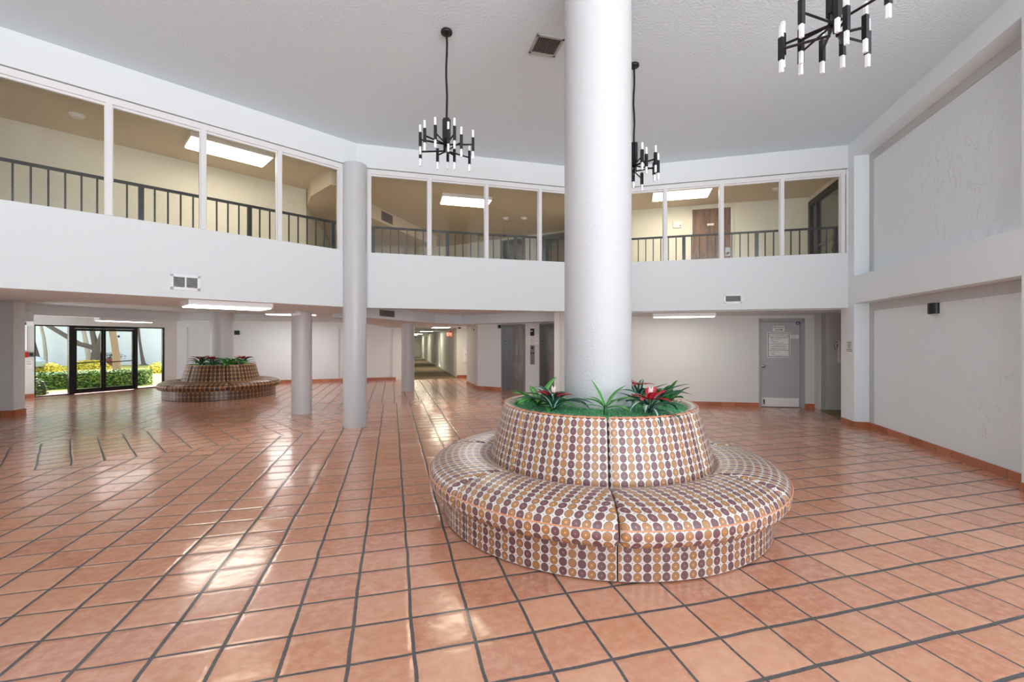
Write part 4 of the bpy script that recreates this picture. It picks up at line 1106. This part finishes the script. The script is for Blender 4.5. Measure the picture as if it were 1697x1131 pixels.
# thermostat upstairs
xt = at_ratio(FU, (1122.5-848.5)/740)
t = thing('thermostat_box', 'white thermostat box on the upper wall left of the wooden door', 'thermostat', FU.p(xt, 0, EYE+(565-377)*10.9/740), FU.rot)
MB().box(-0.10, 0.10, -0.03, 0, -0.08, 0.08).build('case', HOUSING, t, False, 0.006); MB().box(-0.06, 0.03, -0.036, -0.03, -0.035, 0.045).build('cover', HOUSING, t); MB().box(0.05, 0.075, -0.035, -0.03, -0.045, -0.02).build('switch', DGREY, t)
FUL = F(UL1, UM0)
sign('corridor_sign', 'white upstairs wall sign with lettering seen through the left windows', FUL, 0.55, 3.42, 0.34, 0.30, [('2ND', 0.09, 0, 0.07, INKG, 'CENTER', 0), ('FLOOR', 0.08, 0, -0.04, INKG, 'CENTER', 0)], cat='sign')
# wall near the entrance: alarm pull and sign
xa = at_ratio(FE, (47-848.5)/740); Ya = FE.p(xa, 0, 0)[1]; za = lambda py: EYE+(565-py)*Ya/740
t = thing('fire_alarm', 'red pull station with grey box on the wall left of the entrance', 'fire alarm', FE.p(xa, 0, za(587.5)), FE.rot)
MB().box(-0.10, -0.02, -0.06, 0, -0.075, 0.075).build('pull_box', RED, t, False, 0.005); MB().box(-0.018, 0.10, -0.045, 0, -0.065, 0.065).build('side_box', MGREY, t); MB().box(0.01, 0.075, -0.05, -0.045, -0.035, 0.035).build('window', BLACK, t)
t = thing('junction_box', 'white wall box on conduit above the red alarm', 'box', FE.p(xa, 0, za(536)), FE.rot)
MB().box(-0.06, 0.09, -0.05, 0, -0.06, 0.06).build('case', HOUSING, t, False, 0.005); MB().tube([(-0.04, -0.015, -0.06), (-0.04, -0.015, -0.72)], 0.012, 8).build('conduit', HOUSING, t)
MB().tube([(-0.04, -0.015, 0.06), (-0.04, -0.015, 0.36)], 0.012, 8).build('conduit', HOUSING, t)
MB().box(-0.065, -0.06, -0.055, 0, -0.045, 0.045).build('side_plate', DGREY, t)
sign('alarm_notice', 'white LOCAL ALARM ONLY sign below the red pull station', FE, at_ratio(FE, (35.5-848.5)/740), za(603.5), 0.43, 0.23,
     [('LOCAL ALARM ONLY', 0.058, 0, 0.07, INKG, 'CENTER', 0), ('IN CASE OF FIRE', 0.058, 0, 0.0, INKG, 'CENTER', 0), ('CALL 911', 0.058, 0, -0.07, INKG, 'CENTER', 0)])

# ---- glass entrance
EL = FE.len
v0 = at_ratio(FE, (119.5-848.5)/740); v1 = at_ratio(FE, (172.5-848.5)/740); v2 = at_ratio(FE, (225-848.5)/740)
g = MB()
g.box(0, EL, 0.02, 0.10, DH-0.035, DH, FE); g.box(0, 0.03, 0.02, 0.10, 0, DH, FE); g.box(EL-0.05, EL, 0.02, 0.10, 0, DH, FE)
g.box(v0-0.06, v0+0.06, 0.01, 0.12, 0, DH, FE); g.box(v2-0.02, v2+0.06, 0.01, 0.12, 0, DH, FE); g.box(v0, v2, 0.01, 0.12, DH-0.08, DH, FE)
g.box(0, v0, 0.02, 0.10, 0, 0.03, FE); g.box(v2, EL, 0.02, 0.10, 0, 0.03, FE)
ENT = g.build('door_2', BRONZE); struct(ENT, 'dark framed glass entrance doors with side lights')
for a, b in ((0.03, v0-0.06), (v2+0.06, EL-0.05)):
    p = MB(); p.box(a, b, 0.055, 0.063, 0.03, DH-0.035, FE); p.build('side_light', TINTED, ENT)
for a, b, s in ((v0+0.062, v1-0.004, 1), (v1+0.004, v2-0.022, -1)):
    l = MB(); st = 0.055
    l.box(a, a+st, 0.03, 0.08, 0.01, DH-0.085, FE); l.box(b-st, b, 0.03, 0.08, 0.01, DH-0.085, FE)
    l.box(a, b, 0.03, 0.08, DH-0.15, DH-0.085, FE); l.box(a, b, 0.03, 0.08, 0.01, 0.14, FE)
    lo_ = l.build('door_leaf', BRONZE, ENT)
    p = MB(); p.box(a+st, b-st, 0.05, 0.058, 0.14, DH-0.15, FE); p.build('pane', TINTED, lo_)
    p = MB(); p.tube([FE.p(a+0.03, 0.03, 0.93), FE.p(a+0.06, -0.04, 0.90), FE.p(b-0.06, -0.04, 0.93), FE.p(b-0.03, 0.03, 0.93)], 0.015, 8); p.build('push_bar', BRONZE, lo_, True)
    e = b-0.1 if s > 0 else a+0.1
    if s > 0:
        p = MB(); p.tube([FE.p(e, -0.03, 0.80), FE.p(e, -0.05, 0.82), FE.p(e, -0.05, 1.18), FE.p(e, -0.03, 1.2)], 0.014, 8); p.build('pull_handle', BRONZE, lo_, True)
t = thing('door_sticker', 'small round dark sticker on the right entrance door pane', 'sticker', FE.p(at_ratio(FE, (198-848.5)/740), 0.044, EYE+(565-557.5)*13.9/740), FE.rot)
MB().tube([(0, 0, 0), (0, 0.003, 0)], 0.035, 16).build('disc', BLUE, t)

# ---- outdoors
OUT = Vector((FE.y.x, FE.y.y))
def op(px, py, z=0.0):     # where a point seen at a place in the doorway lies on the ground outside
    Y = 740*(EYE-z)/(py-565.0); return ((px-848.5)/740*Y, Y)
gm = MB(); gm.poly([FE.p(-18, 0.16, -0.03), FE.p(-18, 60, -0.03), FE.p(40, 60, -0.03), FE.p(40, 0.16, -0.03)][::-1])
struct(gm.build('ground_lawn', hue_mat('lawn', (122, 138, 58), (196, 184, 100), 0.9, 3.0)), 'sunlit lawn outside the entrance')
wk = MB(); wk.poly([FE.p(-8, 0.15, -0.012), FE.p(-8, 1.15, -0.012), FE.p(1.0, 1.15, -0.012), FE.p(4.5, 0.75, -0.012), FE.p(4.5, 0.15, -0.012)][::-1])
struct(wk.build('ground_walkway', mat('red_walkway', (176, 128, 132), 0.8, var=0.1)), 'reddish walkway outside the entrance')
bg = MB(); b0 = op(-60, 607.5); b1 = op(330, 602.5); q = F(b0, b1); bg.box(-8, q.len+12, 0, 0.3, -0.2, 6.5, q)
struct(bg.build('wall_neighbour', mat('pale_blue_stucco', (208, 217, 231), 0.8, bump=(40, 0.004))), 'pale blue-grey neighbouring building wall')
ov = MB(); ov.box(-1.5, EL+1.5, 0.16, 1.3, 2.45, 2.6, FE); struct(ov.build('ceiling_added_sunshade', WHITE))  # unseen slab added to keep sun from reaching in through the doors
HEDG = hue_mat('hedge_leaves', (40, 74, 30), (108, 146, 54), 0.6, 12); YEL = hue_mat('golden_leaves', (190, 170, 40), (232, 214, 90), 0.6, 10)
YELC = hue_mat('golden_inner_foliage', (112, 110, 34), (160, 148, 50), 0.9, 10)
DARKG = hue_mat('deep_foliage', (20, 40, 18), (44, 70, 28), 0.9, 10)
BARK = mat('dark_bark', (84, 76, 72), 0.9, var=0.35, vscale=14, bump=(24, 0.02)); BARKP = mat('pale_bark', (168, 160, 152), 0.9, var=0.3, vscale=10, bump=(20, 0.02)); PALMB = mat('palm_bark', (128, 106, 92), 0.9, var=0.3, vscale=18, bump=(18, 0.02))
def leafy(rr, m, p, nrm, size):
    a = Vector((rr.uniform(-1, 1), rr.uniform(-1, 1), rr.uniform(-1, 1))).normalized(); n_ = (Vector(nrm)+a*0.8).normalized()
    u = n_.cross(Vector((0.3, 0.2, 1))).normalized()*size; v = n_.cross(u).normalized()*size*0.6
    p = Vector(p); m.quad(p-u, p-v, p+u, p+v)
def bush(loc, rot, lx, ly, lz, n, size, lm, label, seed, name='shrub', square=False, cat='shrub'):
    t = thing(name, label, cat, (loc[0], loc[1], -0.03), rot)
    rr = random.Random(seed); m = MB()
    ex = 6.0 if square else 2.4
    def surf(k):
        a, b = rr.uniform(0, 2*math.pi), rr.uniform(-0.15, 1.0); b = math.asin(max(-1, min(1, b)))
        d = Vector((math.cos(a)*math.cos(b), math.sin(a)*math.cos(b), math.sin(b)))
        if square:
            f = rr.random(); X, Y, Z = rr.uniform(-1, 1), rr.uniform(-1, 1), rr.uniform(0, 1)
            if f < 0.35: return Vector((X, Y, 1)), Vector((0, 0, 1))
            if f < 0.8: return Vector((X, rr.choice((-1, 1)), Z)), Vector((0, 1, 0))
            return Vector((rr.choice((-1, 1)), Y, Z)), Vector((1, 0, 0))
        return Vector((d.x, d.y, max(0, d.z))), d
    for k in range(n):
        p, d = surf(k); j = rr.uniform(0.9, 1.06)
        leafy(rr, m, (p.x*lx/2*j, p.y*ly/2*j, p.z*lz*j), d, size*rr.uniform(0.6, 1.3))
    m.build('foliage', lm, t)
    c = MB()
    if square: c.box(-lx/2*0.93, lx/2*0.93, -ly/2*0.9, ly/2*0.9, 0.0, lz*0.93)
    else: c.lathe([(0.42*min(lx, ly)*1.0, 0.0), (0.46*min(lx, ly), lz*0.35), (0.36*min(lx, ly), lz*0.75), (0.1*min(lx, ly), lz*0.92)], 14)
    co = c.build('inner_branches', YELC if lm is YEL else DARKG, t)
    if not square and lx > ly: co.scale = (lx/min(lx, ly), 1, 1)
    return t
hl = op(62, 645.5); hr_ = op(240, 637.0); q = F(hl, hr_)
bush(q.p(q.len/2-0.6, 0.45, 0), q.rot, q.len+1.4, 0.9, 0.52, 5200, 0.04, HEDG, 'clipped dark green hedge just outside the entrance doors', 2, 'clipped_hedge', True, 'hedge')
bush(op(57, 654), 0, 0.55, 0.55, 0.52, 500, 0.035, HEDG, 'small dark shrub at the hedge end by the left side light', 3)
p_ = op(83, 616); bush(p_, R(20), 1.05, 0.8, 0.46, 700, 0.05, YEL, 'golden shrub on the lawn at the left', 4)
p_ = op(146, 611); bush(p_, R(35), 1.9, 0.8, 0.50, 1100, 0.05, YEL, 'long golden hedge in front of the forked tree', 5, 'golden_hedge', False, 'hedge')
p_ = op(262, 617); bush(p_, 0, 0.95, 0.8, 0.5, 700, 0.05, YEL, 'golden shrub on the lawn at the right', 6)
def tree(label, base, mains, m, crown, name='tree', seed=1):
    t = thing(name, label, 'tree', (base[0], base[1], -0.03))
    tb = MB()
    for pts, rs in mains: tb.tube(pts, rs, 10)
    tb.build('trunk', m, t, True)
    rr = random.Random(seed); c = MB()
    for k in range(420):
        p = Vector((max(-1.6, min(1.6, rr.gauss(0, 1))), max(-1.6, min(1.6, rr.gauss(0, 1))), max(-0.9, min(0.9, rr.gauss(0, 0.6)))))*crown[1]
        leafy(rr, c, (crown[0][0]+p.x, crown[0][1]+p.y, crown[0][2]+p.z), (0, 0, 1), 0.16)
    c.build('crown', HEDG, t)
    return t
b = op(159, 608); yb = b[1]; k_ = yb/740
def up(px0, px, py): return ((px-px0)*k_*0.80, (px-px0)*k_*0.15, EYE+(565-py)*k_+0.03)
tree('dark forked tree with a long branch reaching left over the lawn', b, [([(0, 0, 0), up(159, 160, 585), up(159, 161, 578)], [0.30, 0.24, 0.2]),
     ([up(159, 161, 580), up(159, 151, 575), up(159, 130, 570), up(159, 105, 556), up(159, 82, 543), up(159, 60, 532)], [0.17, 0.13, 0.13, 0.12, 0.11, 0.09]),
     ([up(159, 161, 580), up(159, 157, 568), up(159, 153, 552), up(159, 150, 530)], [0.17, 0.15, 0.13, 0.1]), ([up(159, 161, 580), up(159, 166, 565), up(159, 171, 550), up(159, 176, 530)], [0.17, 0.14, 0.12, 0.1])], BARK, ((0, 0, 5.2), 1.3), 'forked_tree', 2)
b = op(194, 617); k_ = b[1]/740
tree('stout leaning palm trunk behind the right entrance door', b, [([(0, 0, 0), up(194, 192.5, 590), up(194, 189, 565), up(194, 185, 545), up(194, 180, 520)], [0.17, 0.15, 0.14, 0.14, 0.13])], PALMB, ((-0.5, 0, 4.0), 0.8), 'palm_tree', 3)
b = op(75.5, 606.5); k_ = b[1]/740
tree('thin pale trunk seen through the left side light', b, [([(0, 0, 0), up(75, 75, 585), up(75, 72, 560), up(75, 67, 540), up(75, 62, 520)], [0.11, 0.09, 0.08, 0.07, 0.06])], BARKP, ((0, 0, 4.5), 0.9), 'slim_tree', 4)
b = op(66, 608); k_ = b[1]/740
tree('dark leaning trunk at the far left of the doorway', b, [([(0, 0, 0), up(66, 62, 592), up(66, 57, 575), up(66, 50, 550)], [0.13, 0.11, 0.1, 0.09])], BARK, ((-0.6, 0, 4.3), 0.8), 'slim_tree', 5)
b = op(149, 606.5); k_ = b[1]/740
tree('pale leaning trunk behind the forked tree', b, [([(0, 0, 0), up(149, 146, 585), up(149, 141, 562), up(149, 136, 540), up(149, 132, 520)], [0.16, 0.13, 0.11, 0.1, 0.09])], BARKP, ((-0.5, 0, 4.6), 0.9), 'slim_tree', 6)
b = op(238, 604.5); k_ = b[1]/740
tree('very thin leaning trunk seen through the right side light', b, [([(0, 0, 0), (0, 0, 0.1), up(238, 235, 590), up(238, 231, 565), up(238, 229, 545), up(238, 227, 520)], [0.28, 0.12, 0.09, 0.07, 0.06, 0.06])], BARK, ((-0.2, 0, 4.6), 0.8), 'slim_tree', 7)
# potted plant and car outside
b = op(187, 606.0)
t = thing('potted_plant', 'reddish planter with dark leaves behind the entrance push bar', 'planter', (b[0], b[1], -0.03))
MB().lathe([(0.22, 0.0), (0.34, 0.42), (0.38, 0.42), (0.38, 0.48)], 20).build('pot', mat('clay_pot', (138, 84, 72), 0.7), t, True)
m = MB(); rr = random.Random(8)
for k in range(170): leafy(rr, m, (rr.gauss(0, 0.22), rr.gauss(0, 0.22), 0.62+rr.gauss(0, 0.11)), (0, 0, 1), 0.07)
m.build('foliage', hue_mat('purple_leaves', (70, 44, 52), (96, 96, 62), 0.6, 8), t)
b = op(68, 618); t = thing('parked_car', 'silver-blue parked car half cut off by the left door frame', 'car', (b[0]-2.3, b[1]-0.6, -0.03), R(15))
def hull(prof, w, m_, nm, inset=0.0):
    mb = MB(); 
    for s in (0,):
        L = [(x, -w/2+i, z) for x, z, i in prof]; Rr = [(x, w/2-i, z) for x, z, i in prof]
        n_ = len(prof)
        mb.poly(L); mb.poly(Rr[::-1])
        for i in range(n_): mb.quad(L[(i+1) % n_], L[i], Rr[i], Rr[(i+1) % n_])
    return mb.build(nm, m_, t, False, 0.04)
CARP = mat('silver_blue_paint', (150, 168, 184), 0.25, metal=0.5, coat=0.6)
hull([(-2.1, 0.32, 0.05), (-2.15, 0.6, 0.05), (-2.0, 0.86, 0.06), (-1.0, 0.95, 0.04), (1.0, 0.93, 0.04), (1.85, 0.78, 0.08), (2.1, 0.58, 0.1), (2.1, 0.32, 0.1)], 1.75, CARP, 'body')
hull([(-1.55, 0.92, 0.12), (-1.0, 1.36, 0.24), (0.1, 1.40, 0.24), (0.95, 0.92, 0.12)], 1.75, mat('car_glass', (70, 96, 116), 0.08), 'cabin_glass')
hull([(-0.95, 1.36, 0.22), (-0.8, 1.42, 0.26), (0.0, 1.43, 0.26), (0.12, 1.39, 0.22)], 1.75, CARP, 'roof')
for sx in (-1.3, 1.3):
    for sy in (-0.86, 0.86):
        MB().tube([(sx, sy-0.1, 0.31), (sx, sy+0.1, 0.31)], 0.31, 20).build('wheel', BLACK, t, False, 0.02)

# ------------------------------------------------------------------ light
w = bpy.data.worlds.new('sky'); SC.world = w; w.use_nodes = True
bgn = w.node_tree.nodes['Background']; bgn.inputs[1].default_value = 1.0
W = NT(w)
wz = W.sep(W.coord('Generated'))[2]
W.link(W.mix(W.ss(wz, -0.06, 0.06), (9.0, 9.2, 9.5, 1), (3.0, 3.2, 3.4, 1)), bgn.inputs[0])
sun = bpy.data.lights.new('sun', 'SUN'); sun.energy = 25.0; sun.angle = R(4); sun.color = (1.0, 0.95, 0.85)
so = bpy.data.objects.new('sun', sun); COL.objects.link(so)
so.rotation_euler = Vector((0.35, -0.55, -0.9)).to_track_quat('-Z', 'Y').to_euler()
def portal(loc, rot, sx, sy):
    l = bpy.data.lights.new('daylight_portal', 'AREA'); l.shape = 'RECTANGLE'; l.size = sx; l.size_y = sy; l.cycles.is_portal = True
    o = bpy.data.objects.new('daylight_portal', l); COL.objects.link(o); o.location = loc; o.rotation_euler = rot
portal((3.5, -4.48, 2.58), Vector((0, 1, 0)).to_track_quat('-Z', 'Z').to_euler(), 11.8, 4.92)
c = FE.p(EL/2, 0.13, 1.0)
portal(c, Vector((-FE.y.x, -FE.y.y, 0)).to_track_quat('-Z', 'Z').to_euler(), EL, 1.95)

# ------------------------------------------------------------------ camera
cam = bpy.data.cameras.new('camera'); cam.sensor_width = 36.0; cam.lens = 740.0/1697.0*36.0; cam.clip_start = 0.05; cam.clip_end = 200
cam.shift_y = 0.0
co = bpy.data.objects.new('camera', cam); COL.objects.link(co); co.location = (0, 0, EYE); co.rotation_euler = (math.pi/2, 0, 0)
SC.camera = co
SC.view_settings.view_transform = 'Standard'; SC.view_settings.look = 'None'; SC.view_settings.gamma = 1.0
SC.view_settings.use_curve_mapping = False
SC.view_settings.exposure = 0.06
SC.cycles.max_bounces = 10; SC.cycles.diffuse_bounces = 6; SC.cycles.glossy_bounces = 4; SC.cycles.transparent_max_bounces = 12
SC.cycles.sample_clamp_indirect = 6.0
SC.cycles.use_denoising = True
